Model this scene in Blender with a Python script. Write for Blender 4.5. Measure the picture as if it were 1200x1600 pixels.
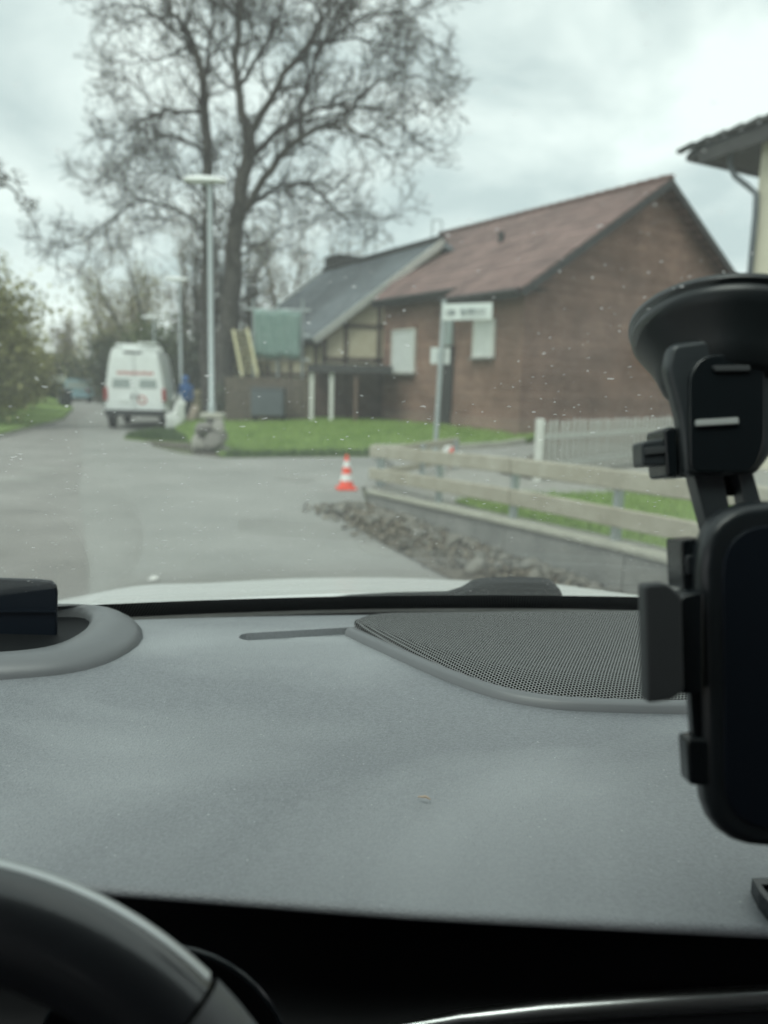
import bpy, bmesh, math, random
import numpy as np
from mathutils import Vector, Matrix
from mathutils.geometry import delaunay_2d_cdt

rad = math.radians
sc = bpy.context.scene
for o in list(bpy.data.objects):
    bpy.data.objects.remove(o, do_unlink=True)
col = sc.collection

# ------------------------------------------------------------------ camera
FPX, PITCH, ROLL, CZ = 1202.0, rad(8.94), rad(1.5), 1.45
RM = Matrix.Rotation(math.pi / 2 - PITCH, 3, 'X') @ Matrix.Rotation(ROLL, 3, 'Z')
CAM = Vector((0, 0, CZ))
cd = bpy.data.cameras.new('camera')
cam = bpy.data.objects.new('camera', cd)
col.objects.link(cam)
cam.matrix_world = Matrix.Translation(CAM) @ RM.to_4x4()
cd.sensor_fit = 'VERTICAL'
cd.sensor_height = 24.0
cd.lens = FPX / 1600 * 24.0
cd.clip_start, cd.clip_end = 0.02, 3000
cd.dof.use_dof = True
cd.dof.focus_distance = 0.63
cd.dof.aperture_fstop = 3.5
sc.camera = cam

# ------------------------------------------------------------------ sky, sun, exposure
SUN_EL, SUN_AZ = rad(58), rad(-150)
w = bpy.data.worlds.new('World')
sc.world = w
w.use_nodes = True
nt = w.node_tree
nt.nodes.clear()
N, K = nt.nodes, nt.links
out = N.new('ShaderNodeOutputWorld')
sky = N.new('ShaderNodeTexSky')
sky.sky_type = 'NISHITA'
sky.sun_disc = False
sky.sun_elevation = SUN_EL
sky.sun_rotation = SUN_AZ
bg1 = N.new('ShaderNodeBackground')
bg1.inputs['Strength'].default_value = 0.10
K.new(sky.outputs[0], bg1.inputs[0])
tc = N.new('ShaderNodeTexCoord')
mp = N.new('ShaderNodeMapping')
mp.inputs['Scale'].default_value = (1.0, 1.0, 2.1)
mp.inputs['Location'].default_value = (0.35, 0.2, 0.55)
K.new(tc.outputs['Generated'], mp.inputs[0])
nz = N.new('ShaderNodeTexNoise')
nz.inputs['Scale'].default_value = 2.7
nz.inputs['Detail'].default_value = 6
nz.inputs['Roughness'].default_value = 0.52
nz.inputs['Distortion'].default_value = 0.35
K.new(mp.outputs[0], nz.inputs['Vector'])
cr = N.new('ShaderNodeValToRGB')
cr.color_ramp.elements[0].position = 0.38
cr.color_ramp.elements[0].color = (0.60, 0.645, 0.665, 1)
cr.color_ramp.elements[1].position = 0.60
cr.color_ramp.elements[1].color = (1.0, 1.0, 1.0, 1)
K.new(nz.outputs['Fac'], cr.inputs[0])
bg2 = N.new('ShaderNodeBackground')
bg2.inputs['Strength'].default_value = 0.82
K.new(cr.outputs[0], bg2.inputs[0])
mx = N.new('ShaderNodeMixShader')
mx.inputs[0].default_value = 0.93
K.new(bg1.outputs[0], mx.inputs[1])
K.new(bg2.outputs[0], mx.inputs[2])
K.new(mx.outputs[0], out.inputs[0])

sl = bpy.data.lights.new('sun', 'SUN')
sl.energy = 1.5
sl.angle = rad(35)
sl.color = (1.0, 0.97, 0.93)
sun = bpy.data.objects.new('sun', sl)
col.objects.link(sun)
sd = Vector((math.sin(SUN_AZ) * math.cos(SUN_EL), math.cos(SUN_AZ) * math.cos(SUN_EL), math.sin(SUN_EL)))
sun.rotation_euler = sd.to_track_quat('Z', 'Y').to_euler()

sc.view_settings.view_transform = 'Standard'
sc.view_settings.look = 'None'
sc.view_settings.exposure = 0.60
sc.view_settings.gamma = 1.0
sc.view_settings.use_curve_mapping = False
sc.render.engine = 'CYCLES'
sc.cycles.use_denoising = True
sc.cycles.max_bounces = 7
sc.cycles.diffuse_bounces = 4
sc.cycles.use_adaptive_sampling = True
sc.cycles.adaptive_threshold = 0.02
sc.cycles.transparent_max_bounces = 16
sc.cycles.caustics_reflective = False
sc.cycles.caustics_refractive = False


# ------------------------------------------------------------------ photo geometry helpers
def ray(px, py):
    return RM @ Vector(((px - 600) / FPX, -(py - 800) / FPX, -1.0))


def at_y(px, py, y):
    d = ray(px, py)
    return CAM + d * (y / d.y)


def at_z(px, py, z):
    d = ray(px, py)
    return CAM + d * ((z - CZ) / d.z)


def at_d(px, py, t):
    return CAM + ray(px, py) * t


def at_plane(px, py, p, n):
    d = ray(px, py)
    return CAM + d * ((p - CAM).dot(n) / d.dot(n))


# ------------------------------------------------------------------ materials
def mat(name, base, rough=0.7, var=0.0, vscale=5.0, col2=None, bump=0.0, bscale=40.0, metal=0.0, spec=0.5,
        island=0.0, detail=6, speck=None):
    m = bpy.data.materials.new(name)
    m.use_nodes = True
    t = m.node_tree
    b = t.nodes['Principled BSDF']
    b.inputs['Roughness'].default_value = rough
    b.inputs['Metallic'].default_value = metal
    b.inputs['Specular IOR Level'].default_value = spec
    b.inputs['Base Color'].default_value = (*base, 1)
    tcn = t.nodes.new('ShaderNodeTexCoord')
    last = None
    if var > 0 or col2:
        n = t.nodes.new('ShaderNodeTexNoise')
        n.inputs['Scale'].default_value = vscale
        n.inputs['Detail'].default_value = detail
        n.inputs['Roughness'].default_value = 0.65
        t.links.new(tcn.outputs['Object'], n.inputs['Vector'])
        r = t.nodes.new('ShaderNodeValToRGB')
        r.color_ramp.elements[0].position = 0.33
        r.color_ramp.elements[1].position = 0.67
        c2 = col2 if col2 else tuple(min(1, c * (1 + var)) for c in base)
        c1 = base if col2 else tuple(c * (1 - var) for c in base)
        r.color_ramp.elements[0].color = (*c1, 1)
        r.color_ramp.elements[1].color = (*c2, 1)
        t.links.new(n.outputs['Fac'], r.inputs[0])
        last = r.outputs[0]
    if island > 0:
        g = t.nodes.new('ShaderNodeNewGeometry')
        mr = t.nodes.new('ShaderNodeMapRange')
        mr.inputs['To Min'].default_value = 1 - island
        mr.inputs['To Max'].default_value = 1 + island
        t.links.new(g.outputs['Random Per Island'], mr.inputs['Value'])
        h = t.nodes.new('ShaderNodeMixRGB')
        h.blend_type = 'MULTIPLY'
        h.inputs[0].default_value = 1
        if last:
            t.links.new(last, h.inputs[1])
        else:
            h.inputs[1].default_value = (*base, 1)
        t.links.new(mr.outputs[0], h.inputs[2])
        last = h.outputs[0]
    if speck:
        sc_, th, sc_col = speck
        v = t.nodes.new('ShaderNodeTexVoronoi')
        v.inputs['Scale'].default_value = sc_
        t.links.new(tcn.outputs['Object'], v.inputs['Vector'])
        v2 = t.nodes.new('ShaderNodeTexWhiteNoise')
        t.links.new(v.outputs['Position'], v2.inputs['Vector'])
        gt = t.nodes.new('ShaderNodeMath'); gt.operation = 'POWER'
        t.links.new(v2.outputs['Value'], gt.inputs[0]); gt.inputs[1].default_value = 6
        ml = t.nodes.new('ShaderNodeMath'); ml.operation = 'MULTIPLY'
        t.links.new(gt.outputs[0], ml.inputs[0]); ml.inputs[1].default_value = th
        lt = t.nodes.new('ShaderNodeMath'); lt.operation = 'LESS_THAN'
        t.links.new(v.outputs['Distance'], lt.inputs[0]); t.links.new(ml.outputs[0], lt.inputs[1])
        h = t.nodes.new('ShaderNodeMixRGB')
        t.links.new(lt.outputs[0], h.inputs[0])
        if last:
            t.links.new(last, h.inputs[1])
        else:
            h.inputs[1].default_value = (*base, 1)
        h.inputs[2].default_value = (*sc_col, 1)
        last = h.outputs[0]
    if last:
        t.links.new(last, b.inputs['Base Color'])
    if bump > 0:
        n2 = t.nodes.new('ShaderNodeTexNoise')
        n2.inputs['Scale'].default_value = bscale
        n2.inputs['Detail'].default_value = 5
        t.links.new(tcn.outputs['Object'], n2.inputs['Vector'])
        bp = t.nodes.new('ShaderNodeBump')
        bp.inputs['Strength'].default_value = bump
        bp.inputs['Distance'].default_value = 1.0 / bscale
        t.links.new(n2.outputs['Fac'], bp.inputs['Height'])
        t.links.new(bp.outputs[0], b.inputs['Normal'])
    return m


def brick_mat(name, c1, c2, mortar, bw, bh, ms, slope=False, bump=0.5, rough=0.85):
    m = bpy.data.materials.new(name)
    m.use_nodes = True
    t = m.node_tree
    b = t.nodes['Principled BSDF']
    b.inputs['Roughness'].default_value = rough
    tcn = t.nodes.new('ShaderNodeTexCoord')
    sp = t.nodes.new('ShaderNodeSeparateXYZ')
    t.links.new(tcn.outputs['Object'], sp.inputs[0])
    cb = t.nodes.new('ShaderNodeCombineXYZ')
    if slope:
        t.links.new(sp.outputs['Y'], cb.inputs['X'])
        t.links.new(sp.outputs['Z'], cb.inputs['Y'])
    else:
        ad = t.nodes.new('ShaderNodeMath')
        t.links.new(sp.outputs['X'], ad.inputs[0]); t.links.new(sp.outputs['Y'], ad.inputs[1])
        t.links.new(ad.outputs[0], cb.inputs['X'])
        t.links.new(sp.outputs['Z'], cb.inputs['Y'])
    bt = t.nodes.new('ShaderNodeTexBrick')
    bt.inputs['Scale'].default_value = 1
    bt.inputs['Color1'].default_value = (*c1, 1)
    bt.inputs['Color2'].default_value = (*c2, 1)
    bt.inputs['Mortar'].default_value = (*mortar, 1)
    bt.inputs['Mortar Size'].default_value = ms
    bt.inputs['Brick Width'].default_value = bw
    bt.inputs['Row Height'].default_value = bh
    t.links.new(cb.outputs[0], bt.inputs['Vector'])
    n = t.nodes.new('ShaderNodeTexNoise')
    n.inputs['Scale'].default_value = 0.9
    n.inputs['Detail'].default_value = 7
    t.links.new(tcn.outputs['Object'], n.inputs['Vector'])
    mr = t.nodes.new('ShaderNodeMapRange')
    mr.inputs['From Min'].default_value = 0.3; mr.inputs['From Max'].default_value = 0.7
    mr.inputs['To Min'].default_value = 0.72; mr.inputs['To Max'].default_value = 1.25
    t.links.new(n.outputs['Fac'], mr.inputs['Value'])
    mu = t.nodes.new('ShaderNodeMixRGB'); mu.blend_type = 'MULTIPLY'; mu.inputs[0].default_value = 1
    t.links.new(bt.outputs['Color'], mu.inputs[1]); t.links.new(mr.outputs[0], mu.inputs[2])
    # uneven courses: rows of slightly darker and lighter pieces
    mp_ = t.nodes.new('ShaderNodeMapping'); mp_.inputs['Scale'].default_value = (0.06, 0.06, 3.6)
    t.links.new(tcn.outputs['Object'], mp_.inputs[0])
    nc = t.nodes.new('ShaderNodeTexNoise'); nc.inputs['Scale'].default_value = 1.6; nc.inputs['Detail'].default_value = 3
    t.links.new(mp_.outputs[0], nc.inputs['Vector'])
    mc = t.nodes.new('ShaderNodeMapRange')
    mc.inputs['From Min'].default_value = 0.35; mc.inputs['From Max'].default_value = 0.65
    mc.inputs['To Min'].default_value = 0.87; mc.inputs['To Max'].default_value = 1.14
    t.links.new(nc.outputs['Fac'], mc.inputs['Value'])
    mu2 = t.nodes.new('ShaderNodeMixRGB'); mu2.blend_type = 'MULTIPLY'; mu2.inputs[0].default_value = 1
    t.links.new(mu.outputs[0], mu2.inputs[1]); t.links.new(mc.outputs[0], mu2.inputs[2])
    t.links.new(mu2.outputs[0], b.inputs['Base Color'])
    bp = t.nodes.new('ShaderNodeBump'); bp.inputs['Strength'].default_value = bump; bp.inputs['Distance'].default_value = 0.01
    bp.invert = True
    t.links.new(bt.outputs['Fac'], bp.inputs['Height']); t.links.new(bp.outputs[0], b.inputs['Normal'])
    return m


def dots_mat(name, surf, hole, pitch, hole_r, rough=0.5, axes='XY', bump=1.0):
    """perforated sheet: hexagonal rows of round holes, in metres of object space"""
    m = bpy.data.materials.new(name)
    m.use_nodes = True
    t = m.node_tree
    b = t.nodes['Principled BSDF']
    b.inputs['Roughness'].default_value = rough
    tcn = t.nodes.new('ShaderNodeTexCoord')
    sp = t.nodes.new('ShaderNodeSeparateXYZ')
    t.links.new(tcn.outputs['Object'], sp.inputs[0])

    def mth(op, a, bb=None):
        n = t.nodes.new('ShaderNodeMath'); n.operation = op
        for i, q in enumerate((a, bb)):
            if q is None: continue
            if isinstance(q, (int, float)): n.inputs[i].default_value = q
            else: t.links.new(q, n.inputs[i])
        return n.outputs[0]
    u0, v0 = sp.outputs[axes[0]], sp.outputs[axes[1]]

    def grid(ou, ov):
        u = mth('DIVIDE', mth('ADD', u0, ou), pitch)
        v = mth('DIVIDE', mth('ADD', v0, ov), pitch * 1.732)
        fu = mth('SUBTRACT', mth('FRACT', u), 0.5)
        fv = mth('MULTIPLY', mth('SUBTRACT', mth('FRACT', v), 0.5), 1.732)
        return mth('SQRT', mth('ADD', mth('MULTIPLY', fu, fu), mth('MULTIPLY', fv, fv)))
    d = mth('MINIMUM', grid(10.0, 10.0), grid(10.0 + pitch / 2, 10.0 + pitch * 0.866))
    mr = t.nodes.new('ShaderNodeMapRange')
    mr.inputs['From Min'].default_value = hole_r - 0.06; mr.inputs['From Max'].default_value = hole_r + 0.06
    t.links.new(d, mr.inputs['Value'])
    h = t.nodes.new('ShaderNodeMixRGB')
    t.links.new(mr.outputs[0], h.inputs[0])
    h.inputs[1].default_value = (*hole, 1); h.inputs[2].default_value = (*surf, 1)
    t.links.new(h.outputs[0], b.inputs['Base Color'])
    sp2 = mth('MULTIPLY', mr.outputs[0], 0.5)
    t.links.new(sp2, b.inputs['Specular IOR Level'])
    return m


def glass_mat():
    m = bpy.data.materials.new('windshield_glass')
    m.use_nodes = True
    t = m.node_tree
    t.nodes.clear()
    o = t.nodes.new('ShaderNodeOutputMaterial')
    tr = t.nodes.new('ShaderNodeBsdfTransparent')
    tr.inputs[0].default_value = (0.925, 0.985, 0.957, 1)
    gl = t.nodes.new('ShaderNodeBsdfGlossy')
    gl.inputs['Roughness'].default_value = 0.02
    lw = t.nodes.new('ShaderNodeLayerWeight')
    lw.inputs['Blend'].default_value = 0.5
    pw = t.nodes.new('ShaderNodeMath'); pw.operation = 'POWER'
    t.links.new(lw.outputs['Facing'], pw.inputs[0]); pw.inputs[1].default_value = 5
    ma = t.nodes.new('ShaderNodeMath'); ma.operation = 'MULTIPLY_ADD'
    t.links.new(pw.outputs[0], ma.inputs[0]); ma.inputs[1].default_value = 0.6; ma.inputs[2].default_value = 0.02
    m1 = t.nodes.new('ShaderNodeMixShader')
    t.links.new(ma.outputs[0], m1.inputs[0]); t.links.new(tr.outputs[0], m1.inputs[1]); t.links.new(gl.outputs[0], m1.inputs[2])
    # film of dust, with small specks and short scratches
    tcn = t.nodes.new('ShaderNodeTexCoord')

    def mth(op, a, bb):
        n = t.nodes.new('ShaderNodeMath'); n.operation = op
        for i, q in enumerate((a, bb)):
            if isinstance(q, (int, float)): n.inputs[i].default_value = q
            else: t.links.new(q, n.inputs[i])
        return n.outputs[0]

    def specks(scale, stretch, th, power):
        mpn = t.nodes.new('ShaderNodeMapping'); mpn.inputs['Scale'].default_value = stretch
        t.links.new(tcn.outputs['Object'], mpn.inputs[0])
        ds = t.nodes.new('ShaderNodeTexNoise'); ds.inputs['Scale'].default_value = 130
        t.links.new(tcn.outputs['Object'], ds.inputs['Vector'])
        mxv = t.nodes.new('ShaderNodeMixRGB'); mxv.blend_type = 'ADD'; mxv.inputs[0].default_value = 0.006
        t.links.new(mpn.outputs[0], mxv.inputs[1]); t.links.new(ds.outputs['Color'], mxv.inputs[2])
        v = t.nodes.new('ShaderNodeTexVoronoi'); v.inputs['Scale'].default_value = scale
        t.links.new(mxv.outputs[0], v.inputs['Vector'])
        wn = t.nodes.new('ShaderNodeTexWhiteNoise')
        t.links.new(v.outputs['Position'], wn.inputs['Vector'])
        return mth('LESS_THAN', v.outputs['Distance'], mth('MULTIPLY', mth('POWER', wn.outputs['Value'], power), th))
    s1 = specks(95, (1, 1, 1), 0.065, 4.5)
    s2 = specks(60, (0.5, 1, 1), 0.055, 7)
    s3 = specks(200, (0.6, 1, 1), 0.17, 3.0)
    sp = mth('MAXIMUM', mth('MAXIMUM', s1, s2), s3)
    nf = t.nodes.new('ShaderNodeTexNoise'); nf.inputs['Scale'].default_value = 7; nf.inputs['Detail'].default_value = 8
    t.links.new(tcn.outputs['Object'], nf.inputs['Vector'])
    film = mth('MULTIPLY', nf.outputs['Fac'], 0.075)
    fac = mth('ADD', film, mth('MULTIPLY', sp, 0.5))
    tl = t.nodes.new('ShaderNodeBsdfTranslucent'); tl.inputs[0].default_value = (0.85, 0.88, 0.86, 1)
    df = t.nodes.new('ShaderNodeBsdfDiffuse'); df.inputs[0].default_value = (0.8, 0.82, 0.8, 1)
    md = t.nodes.new('ShaderNodeMixShader'); md.inputs[0].default_value = 0.35
    t.links.new(tl.outputs[0], md.inputs[1]); t.links.new(df.outputs[0], md.inputs[2])
    m2 = t.nodes.new('ShaderNodeMixShader')
    t.links.new(fac, m2.inputs[0]); t.links.new(m1.outputs[0], m2.inputs[1]); t.links.new(md.outputs[0], m2.inputs[2])
    t.links.new(m2.outputs[0], o.inputs[0])
    return m


M = {}
M['ground'] = mat('ground_soil', (0.10, 0.11, 0.06), 0.95, var=0.35, vscale=0.8, bump=0.4, bscale=8)
M['asphalt'] = mat('asphalt', (0.215, 0.213, 0.198), 0.85, col2=(0.305, 0.30, 0.28), vscale=0.55, bump=0.5, bscale=120, detail=10)
M['asphalt2'] = mat('asphalt_old', (0.195, 0.187, 0.173), 0.85, col2=(0.28, 0.268, 0.25), vscale=0.9, bump=0.5, bscale=120, detail=10)
M['paving'] = mat('paving', (0.26, 0.255, 0.235), 0.9, var=0.2, vscale=1.5, bump=0.3, bscale=20)
M['gravel'] = mat('gravel', (0.24, 0.235, 0.21), 0.95, col2=(0.36, 0.35, 0.32), vscale=14, bump=0.7, bscale=25)
M['dirt'] = mat('dirt', (0.085, 0.075, 0.06), 0.95, col2=(0.17, 0.152, 0.125), vscale=6, bump=0.8, bscale=18)
M['turf'] = mat('turf', (0.12, 0.19, 0.04), 0.95, col2=(0.18, 0.26, 0.07), vscale=2.2, bump=0.6, bscale=12)
M['blade'] = mat('grass_blade', (0.165, 0.27, 0.055), 0.7, col2=(0.28, 0.38, 0.11), vscale=0.9, island=0.35)
M['blade_dark'] = mat('grass_blade_dark', (0.06, 0.10, 0.035), 0.7, col2=(0.10, 0.15, 0.06), vscale=0.9, island=0.35)
M['concrete'] = mat('concrete', (0.20, 0.20, 0.19), 0.9, col2=(0.30, 0.295, 0.275), vscale=3, bump=0.4, bscale=30)
M['coping'] = mat('coping_concrete', (0.34, 0.335, 0.28), 0.9, col2=(0.44, 0.43, 0.36), vscale=5, bump=0.4, bscale=30)
M['rail'] = mat('weathered_rail', (0.34, 0.31, 0.24), 0.85, col2=(0.46, 0.43, 0.35), vscale=4, bump=0.4, bscale=50)
M['galv'] = mat('galvanised_steel', (0.42, 0.46, 0.46), 0.45, var=0.12, vscale=20, metal=0.55)
M['lamp_head'] = mat('lamp_head_grey', (0.78, 0.80, 0.78), 0.4, var=0.06, vscale=10)
M['lens'] = mat('lamp_lens', (0.75, 0.77, 0.75), 0.2)
M['brick'] = brick_mat('brown_brick', (0.165, 0.082, 0.058), (0.235, 0.128, 0.094), (0.27, 0.215, 0.18), 0.25, 0.083, 0.009)
M['brick_dark'] = brick_mat('plinth_brick', (0.20, 0.118, 0.088), (0.25, 0.155, 0.12), (0.27, 0.225, 0.19), 0.25, 0.083, 0.009)
M['tile'] = brick_mat('roof_tile_red', (0.175, 0.105, 0.094), (0.225, 0.142, 0.128), (0.085, 0.056, 0.05), 0.28, 0.19, 0.018, slope=True, bump=0.9)
M['tile_dark'] = brick_mat('roof_tile_dark', (0.06, 0.062, 0.062), (0.09, 0.09, 0.088), (0.025, 0.025, 0.025), 0.28, 0.12, 0.018, slope=True, bump=0.9)
M['slate'] = brick_mat('roof_slate', (0.105, 0.125, 0.138), (0.14, 0.16, 0.172), (0.06, 0.07, 0.075), 0.3, 0.16, 0.012, slope=True, bump=0.4, rough=0.6)
M['fascia'] = mat('dark_fascia', (0.035, 0.034, 0.033), 0.7, var=0.25, vscale=3)
M['whitewood'] = mat('white_painted_wood', (0.62, 0.62, 0.58), 0.6, var=0.1, vscale=6)
M['greywood'] = mat('grey_painted_wood', (0.46, 0.465, 0.44), 0.7, var=0.15, vscale=6)
M['plaster'] = mat('cream_plaster', (0.46, 0.41, 0.29), 0.9, col2=(0.56, 0.51, 0.38), vscale=2.5, bump=0.3, bscale=40)
M['plaster2'] = mat('pale_plaster', (0.60, 0.56, 0.44), 0.9, col2=(0.68, 0.64, 0.52), vscale=1.5, bump=0.3, bscale=40)
M['timber'] = mat('dark_timber', (0.115, 0.092, 0.07), 0.85, var=0.3, vscale=6, bump=0.3, bscale=40)
M['brownwood'] = mat('brown_boards', (0.13, 0.085, 0.065), 0.85, var=0.3, vscale=4)
M['shutter'] = mat('white_roller_shutter', (0.66, 0.68, 0.66), 0.6, var=0.06, vscale=3)
M['glasswin'] = mat('window_pane', (0.30, 0.35, 0.34), 0.12, var=0.15, vscale=2, spec=0.8)
M['net'] = mat('teal_net', (0.17, 0.255, 0.23), 0.9, col2=(0.23, 0.31, 0.285), vscale=4, bump=0.4, bscale=20)
M['yellow'] = mat('yellow_ladder', (0.64, 0.59, 0.38), 0.5, var=0.12, vscale=10)
M['bark'] = mat('bark', (0.055, 0.05, 0.045), 0.95, col2=(0.10, 0.092, 0.08), vscale=3, bump=0.8, bscale=20)
M['twig'] = mat('twig', (0.045, 0.04, 0.036), 0.95, var=0.2, vscale=2)
M['bud'] = mat('bud', (0.085, 0.075, 0.055), 0.9, island=0.35)
M['twig_brown'] = mat('twig_brown', (0.20, 0.175, 0.14), 0.95, var=0.25, vscale=2)
M['leaf_olive'] = mat('leaf_olive', (0.20, 0.20, 0.085), 0.8, island=0.4, col2=(0.30, 0.285, 0.13), vscale=0.8)
M['leaf_green'] = mat('leaf_green', (0.075, 0.11, 0.05), 0.8, island=0.45, col2=(0.13, 0.16, 0.07), vscale=0.8)
M['leaf_dark'] = mat('leaf_dark', (0.05, 0.065, 0.045), 0.8, island=0.45, col2=(0.10, 0.11, 0.075), vscale=0.6)
M['leaf_brown'] = mat('leaf_brown', (0.15, 0.13, 0.085), 0.85, island=0.45, col2=(0.22, 0.195, 0.13), vscale=0.8)
M['vanwhite'] = mat('van_white', (0.82, 0.84, 0.83), 0.35, var=0.05, vscale=2)
M['vanglass'] = mat('van_glass', (0.33, 0.37, 0.36), 0.2)
M['blackplastic'] = mat('black_plastic', (0.02, 0.022, 0.023), 0.5, var=0.15, vscale=30)
M['tyre'] = mat('tyre', (0.018, 0.018, 0.018), 0.85, var=0.2, vscale=20)
M['redlamp'] = mat('red_lamp', (0.30, 0.035, 0.03), 0.3)
M['redprint'] = mat('red_print', (0.52, 0.20, 0.18), 0.6)
M['orange'] = mat('cone_orange', (0.85, 0.075, 0.03), 0.5, var=0.08, vscale=12)
M['conewhite'] = mat('cone_white', (0.80, 0.80, 0.78), 0.5)
M['stone'] = mat('stone', (0.32, 0.305, 0.27), 0.95, col2=(0.50, 0.48, 0.43), vscale=5, bump=0.8, bscale=14)
M['stone_pale'] = mat('stone_pale', (0.34, 0.315, 0.27), 0.95, col2=(0.52, 0.49, 0.43), vscale=5, bump=0.8, bscale=14)
M['chips'] = mat('gravel_chips', (0.19, 0.165, 0.13), 0.95, island=0.8)
M['stone_dark'] = mat('stone_dark', (0.21, 0.20, 0.18), 0.95, col2=(0.33, 0.31, 0.28), vscale=5, bump=0.8, bscale=14)
M['bag'] = mat('white_woven_bag', (0.70, 0.71, 0.68), 0.75, var=0.08, vscale=8, bump=0.6, bscale=9)
M['jacket'] = mat('blue_jacket', (0.035, 0.12, 0.33), 0.8, var=0.2, vscale=8)
M['trousers'] = mat('dark_trousers', (0.03, 0.04, 0.05), 0.85)
M['skin'] = mat('skin', (0.5, 0.32, 0.24), 0.6)
M['tan'] = mat('tan_board', (0.42, 0.34, 0.27), 0.8, var=0.15, vscale=5)
M['signwhite'] = mat('sign_white', (0.66, 0.70, 0.67), 0.5)
M['signtext'] = mat('sign_print', (0.17, 0.20, 0.20), 0.6)
M['bluepaint'] = mat('pale_blue_paint', (0.22, 0.33, 0.37), 0.4, var=0.1, vscale=3)
M['bluegrey'] = mat('blue_grey_paint', (0.085, 0.10, 0.112), 0.45, var=0.15, vscale=2)
M['paper'] = mat('paper', (0.75, 0.74, 0.70), 0.8)
# car
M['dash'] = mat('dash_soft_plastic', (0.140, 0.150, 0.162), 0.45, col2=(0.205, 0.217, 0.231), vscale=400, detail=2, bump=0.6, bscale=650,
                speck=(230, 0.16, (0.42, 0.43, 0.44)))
t_ = M['dash'].node_tree
b_ = t_.nodes['Principled BSDF']
b_.inputs['Specular IOR Level'].default_value = 0.8
n_ = t_.nodes.new('ShaderNodeTexNoise'); n_.inputs['Scale'].default_value = 4.5; n_.inputs['Detail'].default_value = 4; n_.inputs['Distortion'].default_value = 0.8
t_.links.new(t_.nodes['Texture Coordinate'].outputs['Object'], n_.inputs['Vector'])
r_ = t_.nodes.new('ShaderNodeMapRange'); r_.inputs['From Min'].default_value = 0.35; r_.inputs['From Max'].default_value = 0.65
r_.inputs['To Min'].default_value = 0.30; r_.inputs['To Max'].default_value = 0.46
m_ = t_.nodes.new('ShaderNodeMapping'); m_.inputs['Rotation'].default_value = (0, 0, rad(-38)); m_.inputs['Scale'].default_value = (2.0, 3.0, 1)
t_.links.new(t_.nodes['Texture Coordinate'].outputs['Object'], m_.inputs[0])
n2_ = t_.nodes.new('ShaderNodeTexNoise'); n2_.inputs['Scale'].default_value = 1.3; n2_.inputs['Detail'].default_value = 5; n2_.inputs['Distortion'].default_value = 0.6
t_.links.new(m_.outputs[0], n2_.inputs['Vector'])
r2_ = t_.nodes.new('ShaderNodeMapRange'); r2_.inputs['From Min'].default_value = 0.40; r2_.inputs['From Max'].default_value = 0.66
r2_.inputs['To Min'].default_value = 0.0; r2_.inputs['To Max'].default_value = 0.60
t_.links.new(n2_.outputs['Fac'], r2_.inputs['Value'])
x_ = t_.nodes.new('ShaderNodeMixRGB'); x_.inputs[2].default_value = (0.36, 0.378, 0.388, 1)  # pale dusty smears mixed into the colour, standing in for sky sheen
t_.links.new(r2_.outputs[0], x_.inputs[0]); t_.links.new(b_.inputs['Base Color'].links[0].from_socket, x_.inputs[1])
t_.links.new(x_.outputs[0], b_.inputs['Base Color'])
t_.links.new(n_.outputs['Fac'], r_.inputs['Value']); t_.links.new(r_.outputs[0], b_.inputs['Roughness'])
M['dash_trim'] = mat('dash_trim_plastic', (0.135, 0.142, 0.148), 0.42, var=0.05, vscale=9, bump=0.12, bscale=900)
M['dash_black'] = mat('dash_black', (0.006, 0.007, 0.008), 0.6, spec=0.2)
M['grille'] = dots_mat('speaker_mesh', (0.19, 0.195, 0.195), (0.005, 0.005, 0.005), 0.0032, 0.39, 0.45)
M['frit'] = dots_mat('windshield_frit', (0.075, 0.08, 0.08), (0.008, 0.008, 0.008), 0.0036, 0.30, 0.6, axes='XZ')
M['carpaint'] = mat('car_white_paint', (0.80, 0.81, 0.80), 0.25, var=0.02, vscale=4, speck=(60, 0.05, (0.45, 0.45, 0.42)))
M['rubber'] = mat('matt_black_rubber', (0.013, 0.017, 0.019), 0.38, var=0.1, vscale=40)
M['wiper'] = mat('wiper_black', (0.007, 0.009, 0.010), 0.6, spec=0.25)
M['gloss_black'] = mat('gloss_black', (0.008, 0.011, 0.013), 0.22)
M['mount'] = mat('mount_plastic', (0.016, 0.020, 0.023), 0.30, var=0.1, vscale=60, bump=0.05, bscale=1500)
M['housing'] = mat('mount_housing', (0.032, 0.038, 0.042), 0.34, var=0.1, vscale=60)
M['mount_pale'] = mat('mount_highlight', (0.42, 0.44, 0.43), 0.3)
M['jaw'] = mat('clamp_pad', (0.045, 0.05, 0.053), 0.6)
M['chrome'] = mat('satin_chrome', (0.8, 0.82, 0.82), 0.3, metal=1.0)
M['leather'] = mat('wheel_leather', (0.013, 0.015, 0.018), 0.36, var=0.1, vscale=50, bump=0.15, bscale=700)
M['leather'].node_tree.nodes['Principled BSDF'].inputs['Coat Weight'].default_value = 1.0
M['leather'].node_tree.nodes['Principled BSDF'].inputs['Coat Roughness'].default_value = 0.14
M['spoke'] = mat('wheel_spoke_plastic', (0.10, 0.105, 0.108), 0.4)
M['satin'] = mat('rim_highlight_satin', (0.58, 0.60, 0.60), 0.34, metal=0.7)
M['lining'] = mat('roof_lining', (0.16, 0.165, 0.17), 0.95)
M['cloth'] = mat('dark_cloth', (0.02, 0.021, 0.022), 0.95)
M['hud'] = mat('display_back', (0.008, 0.012, 0.018), 0.35, spec=0.2)
M['glass'] = glass_mat()

# ------------------------------------------------------------------ mesh helpers
ROOTM = {}


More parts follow.
